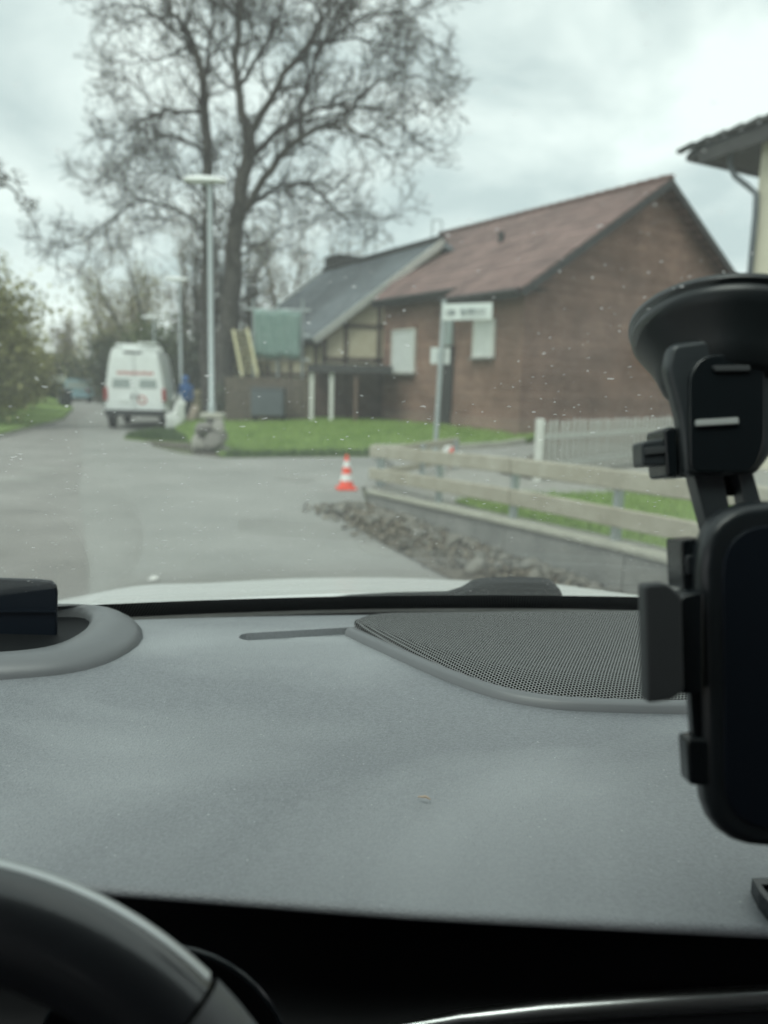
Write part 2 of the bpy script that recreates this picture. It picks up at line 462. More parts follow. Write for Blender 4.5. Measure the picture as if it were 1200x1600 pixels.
def inv_root(parent):
    p = parent
    while p is not None and p.parent is not None:
        p = p.parent
    return ROOTM.get(p.name, Matrix()).inverted() if p is not None else Matrix()


def tag(o, label=None, cat=None, group=None, kind=None):
    if label: o['label'] = label
    if cat: o['category'] = cat
    if group: o['group'] = group
    if kind: o['kind'] = kind
    return o


def thing(name, label, cat, loc=(0, 0, 0), rotz=0.0, group=None):
    o = bpy.data.objects.new(name, None)
    o.empty_display_size = 0.2
    col.objects.link(o)
    o.location = loc
    o.rotation_euler = (0, 0, rotz)
    ROOTM[o.name] = Matrix.Translation(Vector(loc)) @ Matrix.Rotation(rotz, 4, 'Z')
    return tag(o, label, cat, group)


class MB:
    def __init__(s):
        s.v, s.f = [], []

    def add(s, vs, fs):
        b = len(s.v)
        s.v += [tuple(q) for q in vs]
        s.f += [tuple(i + b for i in f) for f in fs]
        return s

    def box(s, c, size, R=None):
        hx, hy, hz = size[0] / 2, size[1] / 2, size[2] / 2
        vs = [Vector((x, y, z)) for x in (-hx, hx) for y in (-hy, hy) for z in (-hz, hz)]
        if R is not None: vs = [R @ q for q in vs]
        vs = [q + Vector(c) for q in vs]
        return s.add(vs, [(0, 1, 3, 2), (4, 6, 7, 5), (0, 4, 5, 1), (2, 3, 7, 6), (0, 2, 6, 4), (1, 5, 7, 3)])

    def beam(s, a, b, wd, ht, up=(0, 0, 1)):
        a, b, up = Vector(a), Vector(b), Vector(up)
        d = (b - a).normalized()
        sd_ = d.cross(up)
        if sd_.length < 1e-4: sd_ = d.cross(Vector((1, 0, 0)))
        sd_.normalize()
        u = sd_.cross(d)
        vs = [p + sd_ * (i * wd / 2) + u * (j * ht / 2) for p in (a, b) for i, j in ((-1, -1), (1, -1), (1, 1), (-1, 1))]
        return s.add(vs, [(0, 3, 2, 1), (4, 5, 6, 7), (0, 1, 5, 4), (1, 2, 6, 5), (2, 3, 7, 6), (3, 0, 4, 7)])

    def tube(s, pts, rs, n=6, caps=True):
        pts = [Vector(p) for p in pts]
        if isinstance(rs, (int, float)): rs = [rs] * len(pts)
        b = len(s.v)
        ref = None
        for i, p in enumerate(pts):
            d = (pts[min(i + 1, len(pts) - 1)] - pts[max(i - 1, 0)])
            if d.length < 1e-9: d = Vector((0, 0, 1))
            d.normalize()
            if ref is None:
                ref = Vector((0, 0, 1)) if abs(d.z) < 0.9 else Vector((1, 0, 0))
                ref = (ref - d * ref.dot(d)).normalized()
            else:
                ref = ref - d * ref.dot(d)
                if ref.length < 1e-6: ref = d.orthogonal()
                ref.normalize()
            bi = d.cross(ref)
            for k in range(n):
                a = 2 * math.pi * k / n
                q = p + (ref * math.cos(a) + bi * math.sin(a)) * rs[i]
                s.v.append((q.x, q.y, q.z))
        for i in range(len(pts) - 1):
            for k in range(n):
                k2 = (k + 1) % n
                s.f.append((b + i * n + k, b + i * n + k2, b + (i + 1) * n + k2, b + (i + 1) * n + k))
        if caps:
            s.f.append(tuple(b + k for k in reversed(range(n))))
            e = b + (len(pts) - 1) * n
            s.f.append(tuple(e + k for k in range(n)))
        return s

    def prism(s, poly, ext):
        n = len(poly)
        ext = Vector(ext)
        vs = [Vector(p) for p in poly] + [Vector(p) + ext for p in poly]
        fs = [tuple(reversed(range(n))), tuple(range(n, 2 * n))]
        fs += [(i, (i + 1) % n, n + (i + 1) % n, n + i) for i in range(n)]
        return s.add(vs, fs)

    def lathe(s, prof, origin=(0, 0, 0), axis=(0, 0, 1), n=24):
        ax = Vector(axis).normalized()
        e1 = ax.orthogonal().normalized()
        e2 = ax.cross(e1)
        o = Vector(origin)
        b = len(s.v)
        for r, h in prof:
            for k in range(n):
                a = 2 * math.pi * k / n
                q = o + ax * h + (e1 * math.cos(a) + e2 * math.sin(a)) * r
                s.v.append((q.x, q.y, q.z))
        for i in range(len(prof) - 1):
            for k in range(n):
                k2 = (k + 1) % n
                s.f.append((b + i * n + k, b + i * n + k2, b + (i + 1) * n + k2, b + (i + 1) * n + k))
        s.f.append(tuple(b + k for k in reversed(range(n))))
        e = b + (len(prof) - 1) * n
        s.f.append(tuple(e + k for k in range(n)))
        return s

    def grid(s, rows, close=False):
        """rows: list of equally long rows of points"""
        b = len(s.v)
        m_ = len(rows[0])
        for r in rows:
            s.v += [tuple(q) for q in r]
        for i in range(len(rows) - 1):
            for j in range(m_ if close else m_ - 1):
                j2 = (j + 1) % m_
                s.f.append((b + i * m_ + j, b + i * m_ + j2, b + (i + 1) * m_ + j2, b + (i + 1) * m_ + j))
        return s

    def build(s, name, m, parent=None, smooth=False, bevel=0.0, seg=2, solid=0.0, local=False, sub=0, angle=40, fix=True):
        me = bpy.data.meshes.new(name)
        vs = s.v
        if parent is not None and not local:
            I = inv_root(parent)
            vs = [I @ Vector(q) for q in vs]
        me.from_pydata([tuple(q) for q in vs], [], s.f)
        if fix:
            bm = bmesh.new(); bm.from_mesh(me)
            bmesh.ops.recalc_face_normals(bm, faces=bm.faces)
            bm.to_mesh(me); bm.free()
        me.materials.append(M[m] if isinstance(m, str) else m)
        o = bpy.data.objects.new(name, me)
        col.objects.link(o)
        if parent is not None: o.parent = parent
        if smooth or bevel:
            me.polygons.foreach_set('use_smooth', [True] * len(me.polygons))
        if solid:
            q = o.modifiers.new('solid', 'SOLIDIFY'); q.thickness = solid; q.offset = 0
        if bevel:
            q = o.modifiers.new('bevel', 'BEVEL'); q.width = bevel; q.segments = seg; q.limit_method = 'ANGLE'; q.angle_limit = rad(35)
            q.harden_normals = True
        if sub:
            q = o.modifiers.new('sub', 'SUBSURF'); q.levels = sub; q.render_levels = sub
        if smooth and not bevel and not sub:
            try: me.set_sharp_from_angle(angle=rad(angle))
            except Exception: pass
        return o


def raw_mesh(name, V, F, m, parent=None):
    """fast mesh from numpy arrays (faces all of one size)"""
    me = bpy.data.meshes.new(name)
    V = np.asarray(V, dtype=np.float32).reshape(-1, 3)
    if parent is not None:
        I = np.array(inv_root(parent), dtype=np.float32)
        V = V @ I[:3, :3].T + I[:3, 3]
    F = np.asarray(F, dtype=np.int32)
    k = F.shape[1]
    me.vertices.add(len(V)); me.vertices.foreach_set('co', V.ravel())
    me.loops.add(F.size); me.loops.foreach_set('vertex_index', F.ravel())
    me.polygons.add(len(F)); me.polygons.foreach_set('loop_start', np.arange(0, F.size, k, dtype=np.int32))
    me.update(calc_edges=True)
    me.materials.append(M[m])
    o = bpy.data.objects.new(name, me); col.objects.link(o)
    if parent is not None: o.parent = parent
    return o


def in_poly(x, y, poly):
    c = np.zeros(x.shape, bool)
    n = len(poly)
    for i in range(n):
        x1, y1 = poly[i][0], poly[i][1]; x2, y2 = poly[(i + 1) % n][0], poly[(i + 1) % n][1]
        if y1 == y2: continue
        t = ((y1 > y) != (y2 > y)) & (x < (x2 - x1) * (y - y1) / (y2 - y1) + x1)
        c ^= t
    return c


def sheet(name, outline, zf, m, res=1.0, thick=0.0):
    """ground sheet: polygon outline in plan, triangulated with inner points, height from zf(x, y)"""
    pts = []
    n = len(outline)
    for i in range(n):
        a = Vector(outline[i]); b = Vector(outline[(i + 1) % n])
        k = max(1, int((b - a).length / res))
        for j in range(k): pts.append(a + (b - a) * (j / k))
    ne = len(pts)
    edges = [(i, (i + 1) % ne) for i in range(ne)]
    xs = [p[0] for p in pts]; ys = [p[1] for p in pts]
    gx, gy = np.meshgrid(np.arange(min(xs), max(xs), res), np.arange(min(ys), max(ys), res))
    gx, gy = gx.ravel(), gy.ravel()
    ok = in_poly(gx, gy, outline)
    pts += [Vector((a, b)) for a, b in zip(gx[ok], gy[ok])]
    r = delaunay_2d_cdt([Vector((p[0], p[1])) for p in pts], edges, [list(range(ne))], 1, 1e-5)
    mb = MB()
    top = [(p.x, p.y, zf(p.x, p.y)) for p in r[0]]
    mb.add(top, r[2])
    if thick:
        ring = pts[:ne]
        vs = [(p[0], p[1], zf(p[0], p[1])) for p in ring] + [(p[0], p[1], zf(p[0], p[1]) - thick) for p in ring]
        mb.add(vs, [(i, (i + 1) % ne, ne + (i + 1) % ne, ne + i) for i in range(ne)])
    o = mb.build(name, m, smooth=False)
    me = o.data
    # faces up
    bm = bmesh.new(); bm.from_mesh(me)
    for f in bm.faces:
        if abs(f.normal.z) > 0.5 and f.normal.z < 0: f.normal_flip()
    bm.to_mesh(me); bm.free()
    return tag(o, kind='structure')


def grass(name, poly, zf, n, h, wd, seed, m='blade', parent=None):
    rg = np.random.default_rng(seed)
    xs = [p[0] for p in poly]; ys = [p[1] for p in poly]
    x = rg.uniform(min(xs), max(xs), n * 3); y = rg.uniform(min(ys), max(ys), n * 3)
    ok = in_poly(x, y, poly); x, y = x[ok][:n], y[ok][:n]
    z = np.array([zf(a, b) for a, b in zip(x, y)])
    k = len(x)
    a = rg.uniform(0, 6.283, k); hh = h * rg.uniform(0.4, 1.25, k); ww = wd * rg.uniform(0.6, 1.3, k)
    ln = hh * rg.uniform(-0.6, 0.6, k); la = rg.uniform(0, 6.283, k)
    P0 = np.stack([x - np.cos(a) * ww, y - np.sin(a) * ww, z - 0.005], 1)
    P1 = np.stack([x + np.cos(a) * ww, y + np.sin(a) * ww, z - 0.005], 1)
    P2 = np.stack([x + np.cos(la) * ln, y + np.sin(la) * ln, z + hh], 1)
    V = np.stack([P0, P1, P2], 1).reshape(-1, 3)
    F = np.arange(3 * k).reshape(-1, 3)
    o = raw_mesh(name, V, F, m, parent)
    return o


def leaf_quads(pts, size, rg):
    pts = np.asarray(pts); k = len(pts)
    u = rg.normal(size=(k, 3)); u /= np.linalg.norm(u, axis=1)[:, None]
    v = rg.normal(size=(k, 3)); v -= (v * u).sum(1)[:, None] * u; v /= np.linalg.norm(v, axis=1)[:, None]
    s = size * rg.uniform(0.5, 1.4, k)[:, None]
    V = np.stack([pts - u * s, pts - v * s * 0.5, pts + u * s, pts + v * s * 0.5], 1).reshape(-1, 3)
    return V, np.arange(4 * k).reshape(-1, 4)


# ------------------------------------------------------------------ ground and road
def z_lawn(x, y):
    t = min(1, max(0, (y - 16.2) / 6.0)); t = t * t * (3 - 2 * t)
    sx = min(1, max(0, (x + 7.5) / 5.5))
    return 0.035 + t * (0.13 + 0.27 * sx)


def z_yard(x, y):
    return 0.27


g = MB().add([(-700, -60, -0.03), (700, -60, -0.03), (700, 1200, -0.03), (-700, 1200, -0.03)], [(0, 1, 2, 3)]).build('ground', 'ground')
tag(g, kind='structure')

road = [(-8.5, -8), (-8.9, 4), (-9.2, 12), (-9.9, 19), (-12.7, 30), (-17.5, 43), (-27, 62), (-50, 92), (-44, 94), (-20.5, 62), (-13.2, 43),
        (-7.4, 27), (-6.2, 20.6), (-5.6, 18.4), (-4.4, 16.6), (-3.4, 15.8), (-1.6, 16.6), (-0.3, 17.0), (0.2, 14.0), (-0.35, 11.5),
        (-0.22, 9.7), (-0.78, 9.6), (-0.35, 8.4), (0.02, 7.25), (0.55, 5.95), (1.5, 3.9), (3.6, -0.5), (6, -8)]
sheet('road', road, lambda x, y: 0.0, 'asphalt', 2.0)
seam = [(-8.45, -6), (-8.8, 4), (-9.1, 12), (-9.8, 19), (-12.55, 30), (-17.2, 43), (-16.0, 43), (-12.0, 30.0), (-8.3, 21.0), (-5.6, 14.2), (-4.25, 10.6), (-2.85, 7.2), (-1.0, 2.6), (2.0, -6)]
sheet('road_lane', seam, lambda x, y: 0.004, 'asphalt2', 2.0)
for nm, px, py, wx, wy in (('road_patch', 66, 733, 0.75, 0.42), ('road_patch', 38, 748, 0.9, 0.35), ('road_patch', 133, 717, 0.38, 0.5), ('road_patch', 465, 748, 0.75, 0.4)):
    p = at_z(px, py, 0.008)
    rg = random.Random(px)
    pl = [(p.x + wx / 2 * math.cos(a) * rg.uniform(0.8, 1.15), p.y + wy * 0.9 * math.sin(a) * rg.uniform(0.8, 1.15), 0.008) for a in [i * math.pi / 6 for i in range(12)]]
    tag(MB().add(pl, [tuple(range(12))]).build(nm, 'paving'), kind='structure')

# verge on the left with a pale gravel edge
verge = [(-8.7, 2), (-9.1, 12), (-9.8, 19), (-12.6, 30), (-17.4, 43), (-27, 62), (-60, 62), (-60, 2)]
sheet('verge', verge, lambda x, y: 0.02 + min(0.35, max(0, (-8.0 - x - max(0, (y - 19)) * 0.33) * 0.06)), 'turf', 2.5, 0.1)
tag(grass('verge_grass', [(-9.9, 18), (-12.7, 30), (-17, 42), (-30, 42), (-24, 18)], lambda x, y: 0.05, 14000, 0.10, 0.02, 5),
    'green grass strip along the left edge of the road', 'grass', kind='stuff')
edge = [(-8.5, 6), (-9.0, 12), (-9.7, 19), (-12.5, 30), (-13.3, 30), (-10.6, 19), (-9.9, 12), (-9.5, 6)]
sheet('gravel_edge', edge, lambda x, y: 0.06, 'gravel', 1.5, 0.08)

# lawn between road and houses
lawn = [(-3.35, 16.0), (-1.6, 16.75), (-0.3, 17.1), (1.0, 17.6), (2.7, 18.7), (3.7, 20.2), (4.5, 21.5), (-0.4, 27.4), (-3.5, 29), (-6.3, 33), (-7.3, 27), (-6.0, 22), (-4.6, 18.4)]
sheet('lawn', lawn, z_lawn, 'turf', 0.7, 0.12)
tag(grass('lawn_grass', lawn, z_lawn, 42000, 0.085, 0.012, 7), 'short green lawn between the road and the brick house', 'grass', kind='stuff')
edge_l = [(-3.4, 15.9), (-1.6, 16.62), (-0.3, 16.98), (1.0, 17.45), (2.6, 18.5), (2.5, 18.75), (0.9, 17.75), (-0.35, 17.25), (-1.65, 16.9), (-3.3, 16.25)]
tag(grass('lawn_edge_grass', edge_l, z_lawn, 5200, 0.15, 0.014, 17, m='blade_dark'), 'longer ragged grass along the front edge of the lawn', 'grass', kind='stuff')
isl = [(-7.0, 20.6), (-6.9, 23.5), (-5.4, 24.0), (-4.75, 21.0), (-5.0, 19.6), (-6.3, 20.0)]
sheet('dirt_verge', [(-4.65, 18.2), (-4.1, 16.55), (-3.42, 15.95), (-4.55, 18.9), (-5.9, 22), (-5.4, 24.0), (-4.8, 21), (-5.05, 19.5), (-6.2, 19.9), (-5.5, 18.8)], lambda x, y: 0.03, 'dirt', 0.6, 0.06)
sheet('verge', isl, lambda x, y: 0.05, 'turf', 0.8, 0.1)
tag(grass('verge_grass', isl, lambda x, y: 0.05, 8000, 0.16, 0.02, 8, m='blade_dark'), 'dark green grass patch behind the white van', 'grass', kind='stuff')

# path along the lawn, yard behind the rail fence
path = [(-0.28, 17.0), (1.0, 17.5), (2.75, 18.6), (4.0, 20.2), (9, 19), (9, 14.5), (2.6, 14.0), (1.2, 12.6), (-0.2, 10.0), (-0.3, 11.5), (0.25, 14.0)]
sheet('path', path, lambda x, y: 0.05 + 0.02 * max(0, y - 12), 'paving', 1.0, 0.15)
WA, WB, WC = Vector((-0.22, 9.6, 0)), Vector((2.0, 4.9, 0)), Vector((4.35, -0.1, 0))
yard = [(-0.16, 9.6), (2.05, 4.95), (4.4, 0.0), (13, 2), (13, 18), (5.9, 15.2), (2.15, 10.75), (1.1, 12.3)]
sheet('yard', yard, z_yard, 'gravel', 1.0, 0.2)
ygr = [(0.75, 8.3), (2.1, 5.2), (4.5, 0.4), (9, 2), (8, 9), (6.2, 10.4), (4.2, 9.9), (2.2, 9.2), (1.3, 9.0)]
sheet('yard_lawn', ygr, lambda x, y: 0.285, 'turf', 0.8)
tag(grass('yard_grass', ygr, lambda x, y: 0.285, 40000, 0.07, 0.007, 9), 'green grass in the yard behind the rail fence', 'grass', kind='stuff')
dirt = [(-0.2, 9.62), (-0.8, 9.75), (-0.85, 9.4), (-0.4, 8.4), (-0.02, 7.25), (0.5, 5.95), (1.45, 3.9), (2.3, 4.3), (0.9, 7.25)]
sheet('dirt_verge', dirt, lambda x, y: 0.012 + 0.05 * (0.5 + 0.5 * math.sin(7 * x + 3 * y)) * min(1, max(0, (x - (-0.22 + 0.472 * (9.6 - y)) + 0.75))), 'dirt', 0.18)
sheet('soil_bed', [(2.35, 11.05), (6.8, 16.6), (5.6, 19.6), (3.9, 18.6), (3.0, 15.5), (2.0, 12.2)], lambda x, y: 0.30 + 0.01 * math.sin(3 * x), 'dirt', 0.7, 0.2)
# kerb along the path
kb = MB()
kpts = [(-0.28, 17.05), (0.9, 17.35), (2.0, 17.95), (2.85, 18.75), (3.55, 19.9)]
for a, b in zip(kpts, kpts[1:]):
    za = 0.05 + 0.02 * (a[1] - 12); zb = 0.05 + 0.02 * (b[1] - 12)
    kb.beam((*a, za + 0.03), (*b, zb + 0.03), 0.14, 0.2)
tag(kb.build('kerb', 'coping', bevel=0.015), kind='structure')

# ------------------------------------------------------------------ brick house
HK = Vector((3.55, 20.8, 0.0)); HA = rad(34)
house = thing('brick_house', 'brown brick house with red tiled gable roof and white shuttered windows', 'house', HK, HA)
HMi = ROOTM[house.name].inverted()
GW, EZ, RZ = 10.2, 4.35, 7.6
SLP = (RZ - EZ) / (GW / 2)


def on_house(px, py, x):
    n = (ROOTM[house.name].to_3x3() @ Vector((1, 0, 0)))
    p = at_plane(px, py, ROOTM[house.name] @ Vector((x, 0, 0)), n)
    return HMi @ p


YS, YE = 2.75, 7.25          # step in the front wall, left end
# walls as solids, windows set in front as framed units
mb = MB()
mb.prism([(0, 0, -0.1), (GW, 0, -0.1), (GW, 0, EZ), (GW / 2, 0, RZ - 0.02), (0, 0, EZ)], (0, 0.3, 0))
mb.build('gable_wall', 'brick', house, local=True)
MB().box((0.15, (0.302 + YS) / 2, EZ / 2 - 0.02), (0.3, YS - 0.302, EZ + 0.06)).build('front_wall', 'brick', house, local=True)
mb = MB()
mb.box((0.6, YS + (YE - YS) / 2 + 0.05, EZ / 2 + 0.05), (0.3, YE - YS - 0.1, EZ + 0.3))
mb.box((0.53, YS - 0.15, EZ / 2), (0.45, 0.28, EZ + 0.1))
mb.build('front_wall', 'brick', house, local=True)
MB().beam((0.6, YE + 0.05, EZ / 2), (GW - 0.4, 12.4, EZ / 2), 0.3, EZ + 0.2).build('rear_wall', 'brick', house, local=True)
mb = MB()
mb.box((-0.012, 1.35, 0.45), (0.05, 2.78, 0.7)); mb.box((GW / 2, -0.012, 0.45), (GW, 0.05, 0.7))
mb.build('plinth', 'brick_dark', house, local=True)
MB().box((0.44, YS + 2.25, 0.5), (0.05, 4.4, 0.7)).build('plinth', 'brick_dark', house, local=True)


def roof_slab(name, corners, th, m, parent, local=True):
    c = [Vector(q) for q in corners]
    n = (c[1] - c[0]).cross(c[2] - c[0]).normalized()
    if n.z < 0: n = -n
    return MB().prism(c, -n * th).build(name, m, parent, local=local)


def zr(x): return EZ + 0.12 + x * SLP if x < GW / 2 else EZ + 0.12 + (GW - x) * SLP


xs_ = 0.05
r1 = roof_slab('roof', [(-0.5, -0.4, zr(-0.5)), (-0.5, YS + 0.1, zr(-0.5)), (xs_, YS + 0.1, zr(xs_)), (xs_, YE + 0.15, zr(xs_)), (GW / 2, 10.3, zr(GW / 2)), (GW / 2, -0.4, zr(GW / 2))], 0.16, 'tile', house)
roof_slab('roof', [(GW / 2, -0.4, zr(GW / 2)), (GW / 2, 10.3, zr(GW / 2)), (GW + 0.5, 13.4, zr(GW + 0.5)), (GW + 0.5, -0.4, zr(GW + 0.5))], 0.16, 'tile', house)
# verge boards, fascia, ridge tiles
mb = MB()
mb.beam((-0.5, -0.42, zr(-0.5) - 0.16), (GW / 2, -0.42, zr(GW / 2) - 0.16), 0.05, 0.2)
mb.build('verge_board', 'fascia', house, local=True)
mb = MB()
mb.beam((GW / 2, -0.42, zr(GW / 2) - 0.16), (GW + 0.5, -0.42, zr(GW + 0.5) - 0.16), 0.05, 0.2)
mb.build('verge_board', 'fascia', house, local=True)
MB().box((-0.53, 1.2, zr(-0.5) - 0.16), (0.05, 3.1, 0.2)).build('fascia', 'fascia', house, local=True)
MB().box((xs_ - 0.03, (YS + YE) / 2 + 0.1, zr(xs_) - 0.16), (0.05, YE - YS + 0.1, 0.22)).build('fascia', 'fascia', house, local=True)
MB().tube([(-0.62, -0.35, zr(-0.5) - 0.1), (-0.62, YS + 0.1, zr(-0.5) - 0.1)], 0.07, 8).build('gutter', 'fascia', house, local=True)
MB().tube([(xs_ - 0.12, YS + 0.12, zr(xs_) - 0.1), (xs_ - 0.12, YE + 0.1, zr(xs_) - 0.1)], 0.07, 8).build('gutter', 'fascia', house, local=True)
MB().box((0.05, 1.2, zr(0.05) - 0.33), (0.9, 3.1, 0.03)).build('soffit', 'fascia', house, local=True)
ridge_mb = MB().tube([(0, 0, 0), (0, 0.2, 0.006), (0, 0.40, 0.014)], [0.11, 0.115, 0.125], 8)
rt = None
for i in range(27):
    if rt is None:
        rt = ridge_mb.build('ridge_tile', 'tile', house, local=True); o = rt
    else:
        o = rt.copy(); col.objects.link(o)
    o.location = (GW / 2, -0.42 + i * 0.40, zr(GW / 2) - 0.02)
# vent pipe on the roof
p = on_house(783, 372, 2.9)
MB().tube([(2.9, p.y, zr(2.9) - 0.1), (2.9, p.y, zr(2.9) + 0.3)], 0.1, 10).build('vent_pipe', 'fascia', house, local=True)


def window(px0, py0, px1, py1, x, shutter):
    a = on_house(px0, py1, x); b = on_house(px1, py0, x)
    y0, y1 = min(a.y, b.y), max(a.y, b.y)
    z0, z1 = min(a.z, b.z), max(a.z, b.z)
    yc, zc, wy, wz = (y0 + y1) / 2, (z0 + z1) / 2, y1 - y0, z1 - z0
    f = MB()
    t = 0.07
    f.box((x - 0.03, yc, z1 - t / 2), (0.09, wy, t)); f.box((x - 0.03, yc, z0 + t / 2), (0.09, wy, t))
    f.box((x - 0.03, y0 + t / 2, zc), (0.09, t, wz - 2 * t)); f.box((x - 0.03, y1 - t / 2, zc), (0.09, t, wz - 2 * t))
    fr = f.build('window', 'whitewood', house, local=True)
    MB().box((x - 0.01, yc, zc), (0.03, wy - 2 * t, wz - 2 * t)).build('pane', 'glasswin', fr, local=True)
    if shutter:
        n = max(3, int((wz - 2 * t) / 0.075)); sh = (wz - 2 * t) / n
        sm = MB()
        for i in range(n):
            sm.box((x - 0.035 + 0.003 * (i % 2), yc, z0 + t + sh * (i + 0.5)), (0.025, wy - 2 * t - 0.01, sh * 0.94))
        sm.build('roller_shutter', 'shutter', fr, local=True)
    MB().box((x - 0.07, yc, z0 - 0.03), (0.2, wy + 0.1, 0.05)).build('sill', 'concrete', fr, local=True)
    MB().box((x - 0.02, yc, z1 + 0.05), (0.08, wy + 0.02, 0.09)).build('lintel', 'brick_dark', fr, local=True)


window(613, 513, 651, 583, 0.45, True)
window(740, 498, 776, 559, 0.0, True)
# narrow dark door slot in the step of the wall, with a glazed top
a = on_house(676, 660, 0.45); b = on_house(690, 495, 0.45)
yc = YS + 0.92
MB().box((0.42, yc, 1.6), (0.1, 0.5, 2.5)).build('door', 'fascia', house, local=True)
MB().box((0.40, yc, 3.35), (0.1, 0.42, 0.95)).build('window', 'glasswin', house, local=True)

# ------------------------------------------------------------------ slate-roofed half-timbered house behind
W2 = Vector((-0.559, 0.829, 0))
gy = 28.6
e0 = at_y(490, 530, gy); r0 = at_y(690, 377, gy)
slate = thing('timber_house', 'half-timbered cream house with grey slate roof beside the brick house', 'house', (e0.x, gy, 0.2), 0)
s_ = 8.6
e1, r1_ = e0 + W2 * s_, r0 + W2 * s_
up_ = Vector((0, 0, 1))
rn = (r0 - e0).cross(W2).normalized()
if rn.z < 0: rn = -rn
ov = Vector((0, -0.45, 0))
rf = MB().prism([e0 + ov, r0 + ov, r1_ - ov, e1 - ov], -rn * 0.18).build('roof', 'slate', slate)
MB().beam(e0 + ov * 1.08 - rn * 0.12, r0 + ov * 1.08 - rn * 0.12, 0.05, 0.24, rn).build('verge_board', 'whitewood', slate)
MB().beam(e1 - ov * 1.08 - rn * 0.05, r1_ - ov * 1.08 - rn * 0.05, 0.05, 0.24, rn).build('verge_board', 'lamp_head', slate)
MB().tube([r0 + ov + Vector((0, 0, 0.02)), r1_ - ov + Vector((0, 0, 0.02))], 0.13, 8).build('ridge_tile', 'fascia', slate)
# other slope (behind)
rr = r0 + (r0 - e0) * 1.0; rr.z = e0.z
MB().prism([r0 + ov, rr + ov, rr + W2 * s_ - ov, r1_ - ov], Vector((0, 0, -0.18))).build('roof', 'slate', slate)
# dormer block on the ridge
c = at_y(548, 412, 36)
MB().box((c.x, 36, c.z - 0.4), (2.0, 1.2, 1.3), Matrix.Rotation(HA, 3, 'Z')).build('dormer', 'fascia', slate)
# gable wall and side wall
gz = 0.1
gw = [Vector((e0.x + 0.3, gy, gz)), Vector((rr.x - 0.3, gy, gz)), Vector((rr.x - 0.3, gy, rr.z)), Vector((r0.x, gy, r0.z - 0.25)), Vector((e0.x + 0.3, gy, e0.z))]
MB().prism(gw, (0, 0.25, 0)).build('gable_wall', 'plaster', slate)
sw0, sw1 = Vector((e0.x + 0.3, gy + 0.252, gz)), Vector((e1.x + 0.3, e1.y, gz))
MB().prism([sw0, sw1, sw1 + up_ * (e0.z - 0.1), sw0 + up_ * (e0.z - 0.1)], (0.25, 0.17, 0)).build('side_wall', 'plaster', slate)
# timbers of the gable
for k, (a, b, wd) in enumerate([((e0.x + 0.4, 0.3), (e0.x + 0.4, e0.z), 0.18), ((-1.55, 0.3), (-1.55, 4.0), 0.16), ((-0.35, 0.3), (-0.35, 4.9), 0.16), ((0.7, 0.3), (0.7, 5.7), 0.16),
                                ((e0.x + 0.3, 2.55), (3, 2.55), 0.18), ((-1.7, 3.75), (3, 3.75), 0.14)]):
    MB().beam((a[0], gy - 0.02, a[1]), (b[0], gy - 0.02, b[1]), 0.1, wd, (1, 0, 0) if a[0] == b[0] else (0, 0, 1)).build('timber', 'timber', slate)
sdir = (sw1 - sw0).normalized(); sn = Vector((-0.829, -0.559, 0))
for i in range(9):
    p = sw0 + sdir * (0.4 + i * 1.0) + sn * 0.02
    MB().beam(p + up_ * 0.2, p + up_ * (e0.z - 0.15), 0.1, 0.2, sdir).build('timber', 'timber', slate)
for z in (1.9, 3.0):
    MB().beam(sw0 + sn * 0.025 + up_ * z, sw1 + sn * 0.025 + up_ * z, 0.11, 0.16).build('timber', 'timber', slate)

# carport shed in front of it
sy = 25.2
s0 = at_y(484, 574, sy); s1 = at_y(600, 578, sy)
shed = thing('carport', 'flat-roofed brown carport with pale posts beside the brick house', 'carport', ((s0.x + s1.x) / 2, sy, 0.4))
MB().box(((s0.x + s1.x) / 2 + 0.1, sy + 1.4, s0.z + 0.02), (s1.x - s0.x + 0.3, 3.0, 0.16)).build('roof', 'fascia', shed)
MB().box(((s0.x + s1.x) / 2 + 0.1, sy - 0.125, s0.z - 0.02), (s1.x - s0.x + 0.34, 0.04, 0.26)).build('fascia', 'fascia', shed)
for px, m_ in ((487, 'whitewood'), (518, 'whitewood'), (556, 'brownwood')):
    p = at_y(px, 610, sy)
    MB().box((p.x, sy + 0.02, (s0.z + 0.3) / 2), (0.13, 0.13, s0.z - 0.36)).build('post', m_, shed)
nb = 15
for i in range(nb):
    wb = (s1.x - s0.x + 0.2) / nb
    MB().box((s0.x + wb * (i + 0.5), sy + 2.6 + 0.01 * (i % 2), (s0.z + 0.2) / 2), (wb * 0.96, 0.04, s0.z - 0.26)).build('board', 'brownwood', shed)

# scaffold with teal net, ladder, dark fence, container
fy = 27.2
n0, n1 = at_y(398, 485, fy), at_y(470, 560, fy)
scaf = thing('scaffold', 'scaffold hung with teal netting in front of the slate roof', 'scaffold', ((n0.x + n1.x) / 2, fy, 0.3))
rows = []
for j in range(9):
    z = n1.z + (n0.z - n1.z) * j / 8
    rows.append([(n0.x + (n1.x - n0.x) * i / 14, fy - 0.1 + 0.05 * math.sin(i * 1.7 + j * 0.6), z + 0.03 * math.sin(i * 0.9)) for i in range(15)])
MB().grid(rows).build('net', 'net', scaf, smooth=True, solid=0.01)
for x in (n0.x - 0.05, (n0.x + n1.x) / 2, n1.x + 0.05):
    MB().tube([(x, fy, 0.1), (x, fy, n0.z + 0.4)], 0.035, 8).build('pole', 'galv', scaf)
for z in (n1.z - 0.05, (n0.z + n1.z) / 2, n0.z + 0.05):
    MB().tube([(n0.x - 0.3, fy + 0.07, z), (n1.x + 0.3, fy + 0.07, z)], 0.03, 8).build('ledger', 'galv', scaf)
